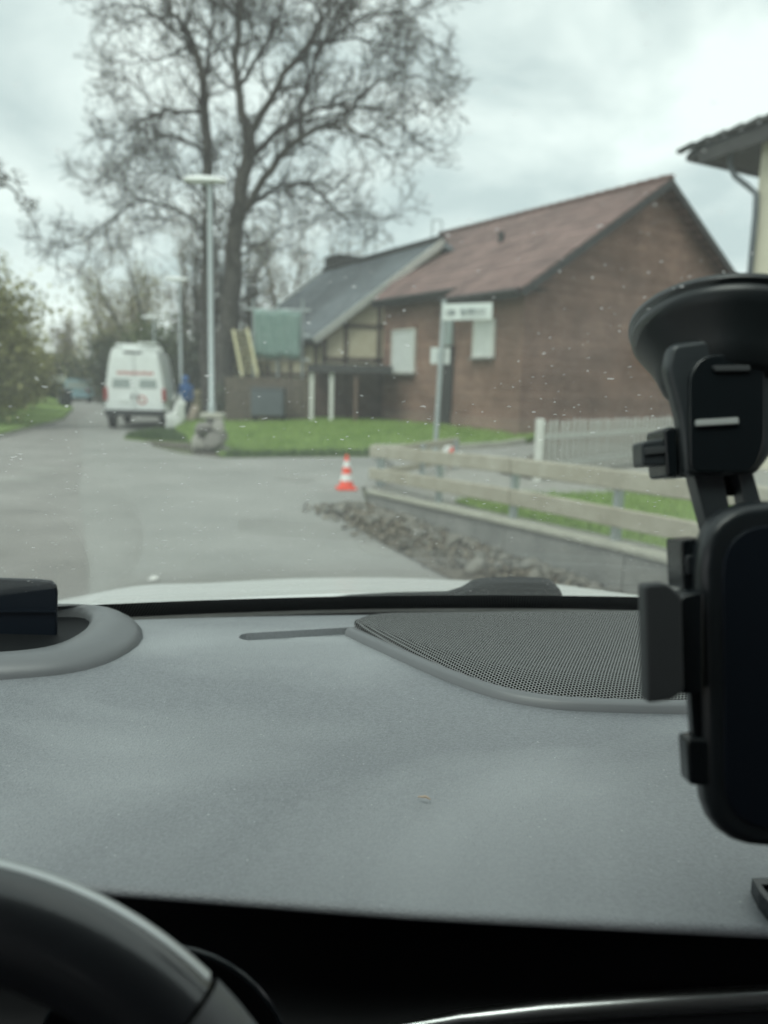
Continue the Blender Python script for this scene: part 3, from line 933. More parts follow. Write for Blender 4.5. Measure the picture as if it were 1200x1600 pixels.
MB().box(((n0.x + n1.x) / 2, fy + 0.45, n1.z - 0.12), (n1.x - n0.x + 0.4, 0.7, 0.05)).build('deck', 'tan', scaf)
ly = 26.35
lad = thing('ladder', 'pale yellow ladder leaning up behind the dark board fence', 'ladder', (at_y(385, 590, ly).x, ly, 0.2))
for (xa, ya), (xb, yb) in (((364, 515), (378, 586)), ((386, 513), (402, 584))):
    a, b = at_y(xa, ya, ly + 0.5), at_y(xb, yb, ly)
    MB().beam(b, (b.x, b.y, 0.2), 0.04, 0.08).build('foot_rail', 'yellow', lad)
    MB().beam(a, b, 0.05, 0.10).build('rail', 'yellow', lad)
for i in range(19):
    t = i / 10
    a, b = at_y(364, 515, ly + 0.5), at_y(378, 586, ly); c, d = at_y(386, 513, ly + 0.5), at_y(402, 584, ly)
    p, q = a + (b - a) * (t + 0.05), c + (d - c) * (t + 0.05)
    if t < 0.97:
        MB().tube([p, q], 0.016, 6).build('rung', 'yellow', lad)
ty = 26.2
df = thing('board_fence', 'dark board fence behind the lawn by the big tree', 'fence', (-4.0, ty, 0.2))
fx0, fx1 = at_y(352, 630, ty).x, at_y(484, 630, ty).x
nbd = 22
for i in range(nbd):
    wb = (fx1 - fx0) / nbd
    MB().box((fx0 + wb * (i + 0.5), ty + 0.015 * (i % 2), 0.98 + 0.02 * ((i * 7) % 3)), (wb * 0.93, 0.03, 1.6)).build('board', 'timber', df)
for z in (0.5, 1.5):
    MB().box(((fx0 + fx1) / 2, ty + 0.06, z), (fx1 - fx0, 0.05, 0.09)).build('rail', 'timber', df)
# small parked trailer with cover in front of the fence
p = at_y(420, 655, 25.3)
tr = thing('box_trailer', 'blue-grey box trailer parked in front of the dark board fence', 'trailer', (p.x, 25.3, 0.25))
MB().box((p.x, 25.3, 0.98), (1.05, 0.8, 0.85)).build('box', 'bluegrey', tr, bevel=0.05)
MB().box((p.x, 25.3, 1.44), (1.1, 0.86, 0.05)).build('lid', 'bluegrey', tr, bevel=0.015)
for sx in (-1, 1):
    MB().lathe([(0.16, -0.06), (0.2, -0.05), (0.2, 0.05), (0.16, 0.06)], (p.x + sx * 0.45, 25.3, 0.52), (1, 0, 0), 18).build('wheel', 'tyre', tr)

# thin roof masts on the skyline
for (px, pyb, pyt, y, lab, rung) in ((577, 412, 330, 33.0, 'tall lattice mast standing behind the slate roof', True), (680, 395, 344, 33.5, 'short twin-pole mast on the skyline above the red roof', False)):
    a, b = at_y(px, pyb + 40, y), at_y(px, pyt, y)
    mt = thing('mast', lab, 'mast', (a.x, y, a.z))
    for dx in (-0.2, 0.2):
        MB().tube([(a.x + dx, y, a.z - 1.5), (a.x + dx, y, b.z)], 0.03, 6).build('pole', 'galv', mt)
    if rung:
        for i in range(9):
            z = a.z + (b.z - a.z) * i / 8
            MB().beam((a.x - 0.2, y, z), (a.x + 0.2, y, z + (0.25 if i % 2 else 0.0)), 0.03, 0.03).build('brace', 'galv', mt)
    else:
        MB().beam((a.x - 0.2, y, b.z), (a.x + 0.2, y, b.z), 0.04, 0.04).build('brace', 'galv', mt)

# ------------------------------------------------------------------ cream building at the right edge
by = 14.0
wx = at_y(1181, 330, by).x
RHA = rad(-62)
rh = thing('cream_house', 'pale plastered house with dark tiled eave at the right edge', 'house', (wx, by, 0), RHA)
lx = Vector((math.cos(RHA), math.sin(RHA), 0))
zt0 = at_y(1092, 238, by - lx.y * 1.28).z
zt1 = at_y(1202, 193, by + lx.y * 0.28).z
sl_ = (zt1 - zt0) / 1.56
xr, x0 = 4.6, -1.28


def zq(x): return zt0 + sl_ * (min(x, 2 * xr - x) - x0)


zw = zq(0) - 0.22
MB().prism([(0, 0, -0.1), (2 * xr, 0, -0.1), (2 * xr, 0, zw), (xr, 0, zq(xr) - 0.25), (0, 0, zw)], (0, 0.3, 0)).build('gable_wall', 'plaster2', rh, local=True)
MB().box((0.15, 4.3, zw / 2 - 0.05), (0.3, 7.98, zw)).build('side_wall', 'plaster2', rh, local=True)
MB().prism([(x0, -0.3, zq(x0)), (xr, -0.3, zq(xr)), (xr, 8.4, zq(xr)), (x0, 8.4, zq(x0))], (0, 0, -0.16)).build('roof', 'tile_dark', rh, local=True)
MB().prism([(xr, -0.3, zq(xr)), (2 * xr - x0, -0.3, zq(x0)), (2 * xr - x0, 8.4, zq(x0)), (xr, 8.4, zq(xr))], (0, 0, -0.16)).build('roof', 'tile_dark', rh, local=True)
MB().beam((x0 + 0.25, -0.33, zq(x0 + 0.25) - 0.22), (xr, -0.33, zq(xr) - 0.22), 0.05, 0.22).build('verge_board', 'fascia', rh, local=True)
MB().box(((x0 + 0.3) / 2, 4, zq(x0) - 0.16), (-x0 - 0.3, 8.3, 0.04)).build('soffit', 'fascia', rh, local=True)
for i in range(14):
    x = x0 - 0.05 + i * 0.34
    MB().box((x, -0.34, zq(x) + 0.035), (0.36, 0.12, 0.06), Matrix.Rotation(-math.atan(sl_) - 0.12, 3, 'Y')).build('verge_tile', 'tile_dark', rh, local=True)
MB().tube([(x0 - 0.02, -0.28, zq(x0) - 0.12), (x0 - 0.02, 8.4, zq(x0) - 0.12)], 0.085, 8).build('gutter', 'fascia', rh, local=True)
MB().tube([(-0.55, -0.12, zq(-0.55) - 0.1), (-0.52, -0.12, zq(-0.55) - 0.45), (-0.40, -0.12, zq(-0.55) - 0.66), (-0.1, -0.12, zq(-0.55) - 0.9), (0.06, -0.1, zq(-0.55) - 1.05), (0.08, -0.1, zq(-0.55) - 1.4), (0.08, -0.1, 0.1)], 0.05, 10).build('downpipe', 'bluegrey', rh, smooth=True, local=True)
fx = MB().box((1.3, -0.02, 3.6), (0.9, 0.08, 1.3)).build('window', 'whitewood', rh, local=True)
MB().box((1.3, -0.05, 3.6), (0.76, 0.06, 1.16)).build('pane', 'glasswin', fx, local=True)

# ------------------------------------------------------------------ low wall, rail fence, picket fence
wd_ = (WC - WA).normalized()
wn = Vector((wd_.y, -wd_.x, 0))
if wn.x < 0: wn = -wn


def wall_top(t): return 0.17 + 0.2 * min(1.0, t / 5.2)


lw = thing('low_wall', 'low grey concrete wall with pale coping under the rail fence', 'wall', WA)
rows = []
L = (WC - WA).length
nseg = 7
for i in range(nseg):
    t0, t1 = L * i / nseg + 0.006, L * (i + 1) / nseg - 0.006
    a, b = WA + wd_ * t0, WA + wd_ * t1
    MB().prism([a + up_ * -0.05, b + up_ * -0.05, b + up_ * wall_top(t1), a + up_ * wall_top(t0)], wn * 0.22).build('wall_block', 'concrete', lw, bevel=0.012)
    a2, b2 = a - wn * 0.03, b - wn * 0.03
    MB().prism([a2 + up_ * (wall_top(t0) + 0.002), b2 + up_ * (wall_top(t1) + 0.002), b2 + up_ * (wall_top(t1) + 0.045), a2 + up_ * (wall_top(t0) + 0.045)], wn * 0.28).build('coping_stone', 'coping', lw, bevel=0.01)
rfn = thing('rail_fence', 'weathered wooden two-rail fence standing on the low wall', 'fence', WA + up_ * 0.2)
for zoff in (0.25, 0.53):
    for i in range(3):
        t0, t1 = i * 3.1 - 0.06 + (0.01 if i else 0), (i + 1) * 3.1 - 0.07
        a = WA + wd_ * t0 + wn * 0.07 + up_ * (wall_top(t0) + zoff)
        b = WA + wd_ * t1 + wn * 0.07 + up_ * (wall_top(t1) + zoff - 0.012 * i)
        MB().beam(a, b, 0.055, 0.145).build('rail', 'rail', rfn, bevel=0.012)
for t in (0.12, 1.6, 3.0, 4.35, 6.1, 8.6):
    p = WA + wd_ * t + wn * 0.135
    MB().beam(p + up_ * (wall_top(t) + 0.04), p + up_ * (wall_top(t) + 0.56), 0.06, 0.06, wd_).build('post', 'galv', rfn, bevel=0.005)
# short return of the fence along the path
rf2 = thing('return_fence', 'pale low rail fence returning along the path from the wall corner', 'fence', WA + up_ * 0.2)
RA, RB = WA + Vector((0.08, 0.08, 0)), Vector((1.15, 12.3, 0))
rdv = (RB - RA).normalized()
for z in (0.40, 0.68):
    MB().beam(RA + up_ * z, RB + up_ * (z + 0.02), 0.05, 0.10).build('rail', 'rail', rf2, bevel=0.01)
for t in (0.05, 1.4, 2.7):
    p = RA + rdv * t + Vector((0.05, 0, 0))
    MB().beam(p + up_ * 0.1, p + up_ * 0.72, 0.06, 0.06, rdv).build('post', 'galv', rf2)

PA, PB = Vector((2.1, 10.6, 0.27)), Vector((6.6, 16.2, 0.27))
pk = thing('picket_fence', 'grey-white picket fence in front of the brick gable', 'fence', PA)
pdv = (PB - PA).normalized(); pn = Vector((pdv.y, -pdv.x, 0))
for z in (0.2, 0.6):
    MB().beam(PA + up_ * z + pn * -0.03, PB + up_ * z + pn * -0.03, 0.04, 0.07).build('rail', 'shutter', pk)
npk = int((PB - PA).length / 0.19)
rg = random.Random(3)
pm = MB().prism([(-0.04, -0.01, 0), (0.04, -0.01, 0), (0.04, -0.01, 0.76), (0, -0.01, 0.82), (-0.04, -0.01, 0.76)], (0, 0.02, 0))
base_p = None
for i in range(npk):
    loc = PA + pdv * (0.12 + i * 0.19) + pn * 0.012 - PA
    if base_p is None:
        base_p = pm.build('picket', 'greywood', pk, local=True); o = base_p
    else:
        o = base_p.copy(); col.objects.link(o)
    o.location = loc + up_ * (0.02 + rg.uniform(-0.015, 0.015))
    o.rotation_euler = (0, rg.uniform(-0.02, 0.02), math.atan2(pdv.y, pdv.x))
MB().box(PA + up_ * 0.42, (0.1, 0.1, 0.88)).build('post', 'whitewood', pk, bevel=0.01)
MB().box(PB + up_ * 0.36, (0.1, 0.1, 0.76)).build('post', 'whitewood', pk, bevel=0.01)

# ------------------------------------------------------------------ street lamps
def lamp(loc, h, lab):
    t = thing('street_lamp', lab, 'street lamp', loc, rad(0), 'street lamps along the road')
    MB().lathe([(0.085, 0.0), (0.085, 1.0), (0.075, 1.04), (0.06, 1.06), (0.05, h - 0.1), (0.05, h)], (0, 0, 0), (0, 0, 1), 14).build('pole', 'galv', t, smooth=True, local=True)
    MB().tube([(0, 0, h - 0.05), (-0.06, 0, h + 0.03), (-0.22, 0, h + 0.07)], 0.035, 10).build('arm', 'galv', t, smooth=True, local=True)
    hd = MB()
    prof = [(0.24, 0.10, 0.05), (0.1, 0.12, 0.08), (-0.2, 0.14, 0.10), (-0.5, 0.13, 0.085), (-0.62, 0.09, 0.04)]
    rws = []
    for x, wy_, hz in prof:
        rws.append([(x + 0.08, wy_ * math.cos(a), h + 0.09 + hz * max(-0.35, math.sin(a))) for a in [i * math.pi / 6 for i in range(12)]])
    hd.grid(rws, close=True)
    hd.f.append(tuple(range(12))); hd.f.append(tuple(range(48, 60)))
    hb = hd.build('head', 'lamp_head', t, smooth=True, local=True)
    MB().box((-0.20, 0, h + 0.045), (0.44, 0.17, 0.03)).build('lens', 'lens', hb, local=True, bevel=0.01)
    return t


LP = at_z(329, 706, 0.03)
L1 = lamp((LP.x, LP.y + 0.15, 0.03), at_y(333, 281, LP.y).z - 0.1, 'tall grey street lamp rising from the boulder pile, nearest of three')
L2p = at_y(282, 520, 30.0)
lamp((L2p.x, 30.0, 0.0), 5.3, 'street lamp behind the white bags, second nearest of three')
L3p = at_y(241, 540, 35.5)
lamp((L3p.x, 35.5, 0.0), 4.35, 'small distant street lamp above the van roof, farthest of three')

# ------------------------------------------------------------------ street sign
SP = at_y(680, 700, 14.6)
st = at_y(694, 480, 14.6)
ss = thing('street_sign', 'grey pole with white street name blade and small plate in front of brick house', 'street sign', (SP.x, 14.6, 0.1))
pb = at_y(678, 735, 14.6)
MB().tube([pb, st + Vector((0, 0, 0.12))], 0.045, 12).build('pole', 'galv', ss, smooth=True)
s0, s1 = at_y(693, 489, 14.55), at_y(769, 489, 14.0)
s1.z = s0.z
bl = MB().beam(s0 + Vector((-0.02, -0.07, 0)), s1, 0.03, 0.29).build('blade', 'signwhite', ss, bevel=0.01)
bd = (s1 - s0); bdn = bd.normalized(); bn = Vector((bdn.y, -bdn.x, 0))
if bn.y > 0: bn = -bn
rgt = random.Random(11)


def glyph(x0, wx_, h):
    """one blurred letter-like mark: a stem and a bowl"""
    g_ = MB()
    o_ = s0 + Vector((-0.02, -0.07, 0)) + bn * 0.019
    a = o_ + bdn * x0
    g_.beam(a - up_ * h / 2, a + up_ * h / 2, 0.006, 0.018, bdn)
    z2 = rgt.choice([0.4, -0.4, 0.0]) * h
    g_.beam(a + up_ * z2, a + up_ * z2 + bdn * wx_, 0.006, 0.018)
    if rgt.random() < 0.6:
        g_.beam(a + bdn * wx_ - up_ * h * 0.4, a + bdn * wx_ + up_ * h * 0.35, 0.006, 0.018, bdn)
    g_.build('letter', 'signtext', bl)


BL = bd.length
x = 0.09
for i in range(3): glyph(x * BL / 1.0, 0.035, 0.10); x += 0.065
x = 0.40
for i in range(8): glyph(x * BL, 0.035, 0.10 if i else 0.13); x += 0.065
c = at_y(688, 556, 14.68)
pl = MB().box((c.x, 14.68, c.z), (0.36, 0.02, 0.30)).build('plate', 'signwhite', ss, bevel=0.004)
MB().box((pb.x * 0.5 + st.x * 0.5 + 0.005, 14.62, c.z), (0.12, 0.06, 0.05)).build('bracket', 'galv', ss)
# small red and white marker by the sign foot
p = at_y(706, 706, 13.6)
mk = thing('marker_board', 'small red and white marker board lying at the sign post foot', 'marker', (p.x, 13.6, 0.1))
Rm = Matrix.Rotation(rad(35), 3, 'Y')
for i, m_ in enumerate(('conewhite', 'orange', 'conewhite')):
    MB().box(Vector((p.x, 13.6, p.z)) + Rm @ Vector(((i - 1) * 0.1, 0, 0)), (0.096, 0.05, 0.17), Rm).build('stripe', m_, mk, bevel=0.01)
MB().box((p.x - 0.02, 13.6, p.z - 0.28), (0.06, 0.06, 0.42)).build('stake', 'tan', mk)

# ------------------------------------------------------------------ traffic cone
cp = at_z(541, 765, 0.0)
cn = thing('traffic_cone', 'orange and white traffic cone at the corner by the low wall', 'traffic cone', (cp.x, cp.y, 0.004), rad(12))
base = MB().box((0, 0, 0.018), (0.29, 0.29, 0.036)).build('base', 'orange', cn, local=True, bevel=0.012)


def cr_(z): return 0.108 - (0.108 - 0.022) * (z - 0.036) / 0.47


bands = [(0.036, 0.13, 'orange'), (0.13, 0.23, 'conewhite'), (0.23, 0.33, 'orange'), (0.33, 0.42, 'conewhite'), (0.42, 0.506, 'orange')]
for z0, z1, m_ in bands:
    MB().lathe([(cr_(z0), z0), (cr_(z1), z1 - 0.0005)], (0, 0, 0), (0, 0, 1), 24).build('band', m_, cn, smooth=True, local=True)

# ------------------------------------------------------------------ rubble
def rock_mesh(seed, name, m_):
    r = random.Random(seed)
    bm = bmesh.new()
    bmesh.ops.create_icosphere(bm, subdivisions=2, radius=1.0)
    cuts = [(Vector((r.gauss(0, 1), r.gauss(0, 1), r.gauss(0, 1))).normalized(), r.uniform(0.55, 0.85)) for _ in range(9)]
    for v in bm.verts:
        for n, d in cuts:
            e = v.co.dot(n) - d
            if e > 0: v.co -= n * e
        v.co *= r.uniform(0.95, 1.04)
    me = bpy.data.meshes.new(name)
    bm.to_mesh(me); bm.free()
    me.materials.append(M[m_])
    return me


rocks = [rock_mesh(i, 'stone', 'stone_pale' if i % 3 else 'stone') for i in range(7)]
rg = random.Random(21)
for i in range(260):
    t = rg.uniform(0.0, 5.6)
    off = -0.05 - abs(rg.gauss(0, 0.28))
    if off < -0.72: off = -rg.uniform(0.05, 0.7)
    p = WA + wd_ * t + wn * off
    s = rg.choice([0.02, 0.024, 0.03, 0.036, 0.045, 0.055]) * rg.uniform(0.8, 1.2)
    o = bpy.data.objects.new('stone', rocks[i % 7]); col.objects.link(o)
    o.location = (p.x, p.y, 0.04 + s * 0.5)
    o.scale = (s * rg.uniform(0.8, 1.5), s * rg.uniform(0.8, 1.3), s * rg.uniform(0.5, 0.85))
    o.rotation_euler = (rg.uniform(-0.6, 0.6), rg.uniform(-0.6, 0.6), rg.uniform(0, 6.28))
    tag(o, 'grey rubble stone lying in the dirt along the low wall', 'stone', 'rubble stones along the low wall')
rgn = np.random.default_rng(77)
k_ = 3600
tt = rgn.uniform(-0.1, 5.9, k_); oo = -np.abs(rgn.normal(0, 0.34, k_)) - 0.02
ok_ = oo > -0.95
tt, oo = tt[ok_], oo[ok_]
C_ = np.stack([WA.x + wd_.x * tt + wn.x * oo, WA.y + wd_.y * tt + wn.y * oo, rgn.uniform(0.015, 0.055, len(tt))], 1)
sz = rgn.uniform(0.006, 0.022, len(tt))[:, None, None]
tet = np.array([[1, 1, 1], [1, -1, -1], [-1, 1, -1], [-1, -1, 1]], float)[None] * sz * rgn.uniform(0.5, 1.4, (len(tt), 4, 3))
V = (C_[:, None] + tet).reshape(-1, 3)
b4 = np.arange(len(tt))[:, None] * 4
F = (b4[:, :, None] + np.array([[0, 1, 2], [0, 3, 1], [0, 2, 3], [1, 3, 2]])[None]).reshape(-1, 3)
tag(raw_mesh('gravel_chips', V, F, 'chips'), 'loose pale gravel chips among the rubble along the low wall', 'gravel', kind='stuff')
# boulders round the foot of the nearest lamp
by_ = LP.y - 0.15
bl_spec = [((312, 694), 0.30, (0.8, 0.7, 1.0), 'stone', 'pale boulder leaning at the left foot of the lamp pile'),
           ((338, 690), 0.34, (0.8, 0.7, 1.0), 'stone_dark', 'dark grey boulder at the right foot of the lamp pile'),
           ((318, 670), 0.27, (1.0, 0.8, 0.75), 'stone_dark', 'grey boulder in the middle of the lamp pile, left'),
           ((342, 668), 0.22, (0.9, 0.8, 0.9), 'stone', 'pale grey boulder in the middle of the lamp pile, right'),
           ((351, 702), 0.16, (1.2, 0.8, 1.0), 'stone', 'small tan stone beside the lawn corner')]
for i, ((px, py), s, sc3, m_, lab) in enumerate(bl_spec):
    p = at_y(px, py, by_ - 0.1 * (i % 2))
    o = bpy.data.objects.new('boulder', rock_mesh(40 + i, 'boulder', m_)); col.objects.link(o)
    o.location = p; o.scale = tuple(s * q for q in sc3); o.rotation_euler = (0.2 * i, 0.3, 1.1 * i)
    tag(o, lab, 'boulder', 'boulders round the lamp foot')
p = at_y(329, 650, by_)
o = MB().box((p.x, by_ + 0.25, p.z), (0.50, 0.42, 0.13)).build('cap_stone', 'coping', bevel=0.04)
tag(o, 'pale flat cap stone on top of the boulder pile round the lamp', 'stone')
MB_ = MB().box((p.x, by_ + 0.3, p.z / 2), (0.3, 0.26, p.z - 0.1))
tag(MB_.build('lamp_plinth', 'concrete', bevel=0.03), 'concrete block under the cap stone inside the boulder pile', 'block')

# ------------------------------------------------------------------ white van
vy = 25.3
va = at_y(165, 660, vy); vb = at_y(259, 660, vy)
vx = (va.x + vb.x) / 2
van = thing('white_van', 'white high-roof van parked at the roadside, rear doors towards us', 'van', (vx, vy, 0.004), rad(11))
Wv, Hv = 1.95, 2.62
rws = []
for (z, hw) in [(0.52, 0.93), (0.7, 0.975), (1.15, 0.975), (1.5, 0.93), (2.0, 0.85), (2.4, 0.77), (2.55, 0.72), (2.62, 0.6)]:
    rws.append((z, hw))
mb = MB()


def ring(y, k=1.0, zs=1.0):
    lft = [(-hw * k, y, 0.52 + (z - 0.52) * zs) for z, hw in rws]
    return lft + [(-q[0], q[1], q[2]) for q in reversed(lft)]


body = [ring(0.06, 0.985), ring(0.0, 1.0), ring(3.9, 1.0), ring(4.4, 0.98, 0.93), ring(5.0, 0.96, 0.5), ring(5.6, 0.9, 0.38)]
body = [ring(0.04, 0.97)] + body[2:]
mb.grid(body, close=True)
n_ = len(body[0])
mb.f.append(tuple(range(n_))); mb.f.append(tuple(range((len(body) - 1) * n_, len(body) * n_)))
vbod = mb.build('body', 'vanwhite', van, local=True, smooth=True, bevel=0.03)
for sx in (-1, 1):
    # rear doors, slightly proud of the body
    pts = [(sx * 0.02, 0.03, 0.62), (sx * 0.86, 0.03, 0.62), (sx * 0.88, 0.03, 1.15), (sx * 0.83, 0.03, 1.6), (sx * 0.70, 0.03, 2.36), (sx * 0.02, 0.03, 2.42)]
    dr = MB().prism(pts, (0, -0.04, 0)).build('rear_door', 'vanwhite', van, local=True, bevel=0.015)
    pts = [(sx * 0.14, -0.01, 1.33), (sx * 0.70, -0.01, 1.33), (sx * 0.67, -0.01, 1.62), (sx * 0.14, -0.01, 1.62)]
    MB().prism(pts, (0, -0.012, 0)).build('window', 'vanglass', dr, local=True, bevel=0.006)
    MB().box((sx * 0.91, 0.01, 1.12), (0.13, 0.1, 0.42)).build('tail_light', 'redlamp', van, local=True, bevel=0.02)
    for yy in (0.75, 4.3):
        wh = MB().lathe([(0.2, -0.11), (0.33, -0.11), (0.35, -0.08), (0.35, 0.08), (0.33, 0.11), (0.2, 0.11)], (sx * 0.82, yy, 0.35), (1, 0, 0), 20).build('wheel', 'tyre', van, local=True, smooth=True)
        MB().lathe([(0.19, -0.115), (0.19, 0.115)], (sx * 0.82, yy, 0.35), (1, 0, 0), 16).build('rim', 'galv', wh, local=True)
    MB().box((sx * 0.09, -0.02, 1.05), (0.05, 0.05, 0.16)).build('handle', 'blackplastic', van, local=True)
MB().box((0, -0.06, 0.52), (1.88, 0.18, 0.2)).build('bumper', 'blackplastic', van, local=True, bevel=0.03)
MB().box((-0.25, -0.03, 0.92), (0.5, 0.02, 0.11)).build('number_plate', 'lamp_head', van, local=True)
MB().box((-0.05, 0.01, 2.46), (0.55, 0.05, 0.05)).build('brake_light', 'blackplastic', van, local=True)
for i in range(11):
    MB().box((-0.50 + i * 0.105, -0.013, 1.80 + 0.008 * (i % 3)), (0.075, 0.006, 0.11)).build('letter', 'redprint', van, local=True)
mk2 = MB().lathe([(0.15, 0), (0.15, 0.012)], (0.22, -0.012, 0.95), (0, -1, 0), 20).build('round_emblem', 'redprint', van, local=True)
MB().lathe([(0.09, 0.0), (0.09, 0.018)], (0.22, -0.012, 0.95), (0, -1, 0), 20).build('emblem_centre', 'lamp_head', mk2, local=True)
for yy in (0.4, 1.8, 3.2):
    MB().tube([(-0.62, yy, 2.72), (0.62, yy, 2.72)], 0.03, 6).build('roof_bar', 'lamp_head', van, local=True)
    for sx in (-0.55, 0.55):
        MB().tube([(sx, yy, 2.55), (sx, yy, 2.72)], 0.02, 6).build('bar_foot', 'lamp_head', van, local=True)
MB().box((0.42, 0.7, 2.77), (0.62, 1.5, 0.06)).build('roof_box', 'lamp_head', van, local=True, bevel=0.02)

# far blue vehicle and white sign
p = at_y(120, 630, 58)
bv = thing('far_van', 'small pale blue van at the far end of the road', 'van', (p.x, 58, 0.0), rad(15))
mb = MB()
for_prof = [(-0.85, 0.35), (-0.88, 1.0), (-0.74, 1.65), (-0.6, 1.75), (0.6, 1.75), (0.74, 1.65), (0.88, 1.0), (0.85, 0.35)]
mb.prism([(x, 0, z) for x, z in for_prof], (0, 3.6, 0)).build('body', 'bluepaint', bv, local=True, bevel=0.06)
MB().prism([(-0.7, -0.01, 1.05), (0.7, -0.01, 1.05), (0.6, -0.01, 1.55), (-0.6, -0.01, 1.55)], (0, -0.02, 0)).build('window', 'vanglass', bv, local=True)
for sx in (-1, 1):
    for yy in (0.7, 2.9):
        MB().lathe([(0.3, -0.1), (0.3, 0.1)], (sx * 0.75, yy, 0.3), (1, 0, 0), 14).build('wheel', 'tyre', bv, local=True)
    MB().box((sx * 0.78, -0.02, 0.9), (0.12, 0.04, 0.3)).build('tail_light', 'redlamp', bv, local=True)
p = at_y(91, 592, 46)
sg = thing('road_sign', 'small white rectangular sign on a post by the far left verge', 'sign', (p.x, 46, 0.1))
MB().box((p.x, 46, p.z), (0.85, 0.03, 0.42)).build('plate', 'signwhite', sg, bevel=0.005)
MB().tube([(p.x, 46.04, 0.0), (p.x, 46.04, p.z + 0.2)], 0.03, 8).build('pole', 'galv', sg)
p = at_y(102, 630, 44)
bn_ = thing('waste_bin', 'dark waste bin standing at the far end of the left verge', 'bin', (p.x, 44, 0.05))
MB().prism([(p.x - 0.22, 43.8, 0.1), (p.x + 0.22, 43.8, 0.1), (p.x + 0.28, 43.8, 1.0), (p.x - 0.28, 43.8, 1.0)], (0, 0.5, 0)).build('body', 'blackplastic', bn_, bevel=0.02)
MB().box((p.x, 44.05, 1.05), (0.62, 0.6, 0.07)).build('lid', 'bluegrey', bn_, bevel=0.02)

# ------------------------------------------------------------------ bulk bags, person, board
def bag(loc, sx, sy_, sz, seed, lab, tilt=0.0):
    r = random.Random(seed)
    bm = bmesh.new()
    bmesh.ops.create_cube(bm, size=1.0)
    bmesh.ops.subdivide_edges(bm, edges=bm.edges[:], cuts=7, use_grid_fill=True)
    for v in bm.verts:
        x, y, z = v.co
        bulge = 1 + 0.30 * math.cos(z * math.pi) + 0.05 * math.sin(9 * x + 5 * y + seed)
        v.co.x = x * sx * bulge + 0.03 * math.sin(13 * z + seed)
        v.co.y = y * sy_ * bulge
        v.co.z = (z + 0.5) * sz + (0.06 * math.sin(8 * x + seed) if z > 0.45 else 0)
    me = bpy.data.meshes.new('bulk_bag'); bm.to_mesh(me); bm.free()
    me.polygons.foreach_set('use_smooth', [True] * len(me.polygons))
    me.materials.append(M['bag'])
    t = thing('bulk_bag', lab, 'bag', loc, 0.3 * seed, 'white bags by the van')
    o = bpy.data.objects.new('sack', me); col.objects.link(o); o.parent = t
    o.rotation_euler = (0, tilt, 0)
    for k in (-1, 1):
        MB().tube([(k * sx * 0.4, -0.1, sz * 0.97), (k * sx * 0.45, 0, sz * 1.2), (k * sx * 0.4, 0.12, sz * 0.97)], 0.02, 6).build('strap', 'bag', t, local=True)
    return t


p = at_y(270, 672, 23.6)
bag((p.x, 23.6, 0.05), 0.31, 0.31, 0.6, 1, 'large bulging white bag standing beside the van')
p = at_y(277, 640, 24.5)
bag((p.x, 24.5, 0.05), 0.22, 0.22, 0.95, 2, 'taller narrow greyish bag behind the bulging white bag', 0.12)


def skin_person(root, joints, edges, radii, m_):
    me = bpy.data.meshes.new('body')
    me.from_pydata(joints, edges, [])
    o = bpy.data.objects.new('body', me); col.objects.link(o); o.parent = root
    md = o.modifiers.new('skin', 'SKIN')
    for i, r in enumerate(radii):
        me.skin_vertices[0].data[i].radius = (r, r * 0.85)
    me.skin_vertices[0].data[0].use_root = True
    md.use_smooth_shade = True
    sb = o.modifiers.new('sub', 'SUBSURF'); sb.levels = 1; sb.render_levels = 2
    return o


def bake(o):
    dg = bpy.context.evaluated_depsgraph_get()
    dg.update()
    me = bpy.data.meshes.new_from_object(o.evaluated_get(dg))
    o.modifiers.clear()
    o.data = me
    return o


pp = at_z(292, 664, 0.05)
py_ = 28.6
pp = at_y(291, 655, py_)
man = thing('person', 'person in blue jacket and dark trousers standing beyond the white bags', 'person', (pp.x, py_, 0.06), rad(20))
J = [(0, 0, 0.92), (0, 0, 1.15), (0, -0.02, 1.38), (0, -0.02, 1.47), (0, -0.03, 1.60), (0, -0.03, 1.70),
     (0.19, -0.01, 1.38), (0.24, 0.0, 1.1), (0.2, -0.14, 0.9), (0.18, -0.2, 0.83),
     (-0.19, -0.01, 1.38), (-0.25, 0.0, 1.1), (-0.22, -0.12, 0.88), (-0.2, -0.17, 0.81),
     (0.09, 0, 0.85), (0.10, -0.02, 0.47), (0.11, 0.02, 0.08), (0.12, -0.12, 0.04),
     (-0.09, 0, 0.85), (-0.11, 0.03, 0.47), (-0.12, 0.06, 0.08), (-0.13, -0.08, 0.04)]
E_ = [(0, 1), (1, 2), (2, 3), (3, 4), (4, 5), (2, 6), (6, 7), (7, 8), (8, 9), (2, 10), (10, 11), (11, 12), (12, 13), (0, 14), (14, 15), (15, 16), (16, 17), (0, 18), (18, 19), (19, 20), (20, 21)]
Rr = [0.155, 0.16, 0.165, 0.065, 0.10, 0.09, 0.075, 0.06, 0.045, 0.035, 0.075, 0.06, 0.045, 0.035, 0.10, 0.075, 0.05, 0.045, 0.10, 0.075, 0.05, 0.045]
pb_ = skin_person(man, J, E_, Rr, None)
bake(pb_)
me = pb_.data
me.materials.clear()
for k in ('jacket', 'trousers', 'skin'): me.materials.append(M[k])
for f in me.polygons:
    c_ = f.center
    f.material_index = 1 if (c_.z < 0.84 and abs(c_.x) < 0.17 or c_.z < 0.7) else (2 if (c_.z > 1.5 and c_.y < -0.06 and c_.z < 1.66) or (c_.z < 0.87 and abs(c_.x) > 0.17 and c_.z > 0.7) else 0)
    f.use_smooth = True
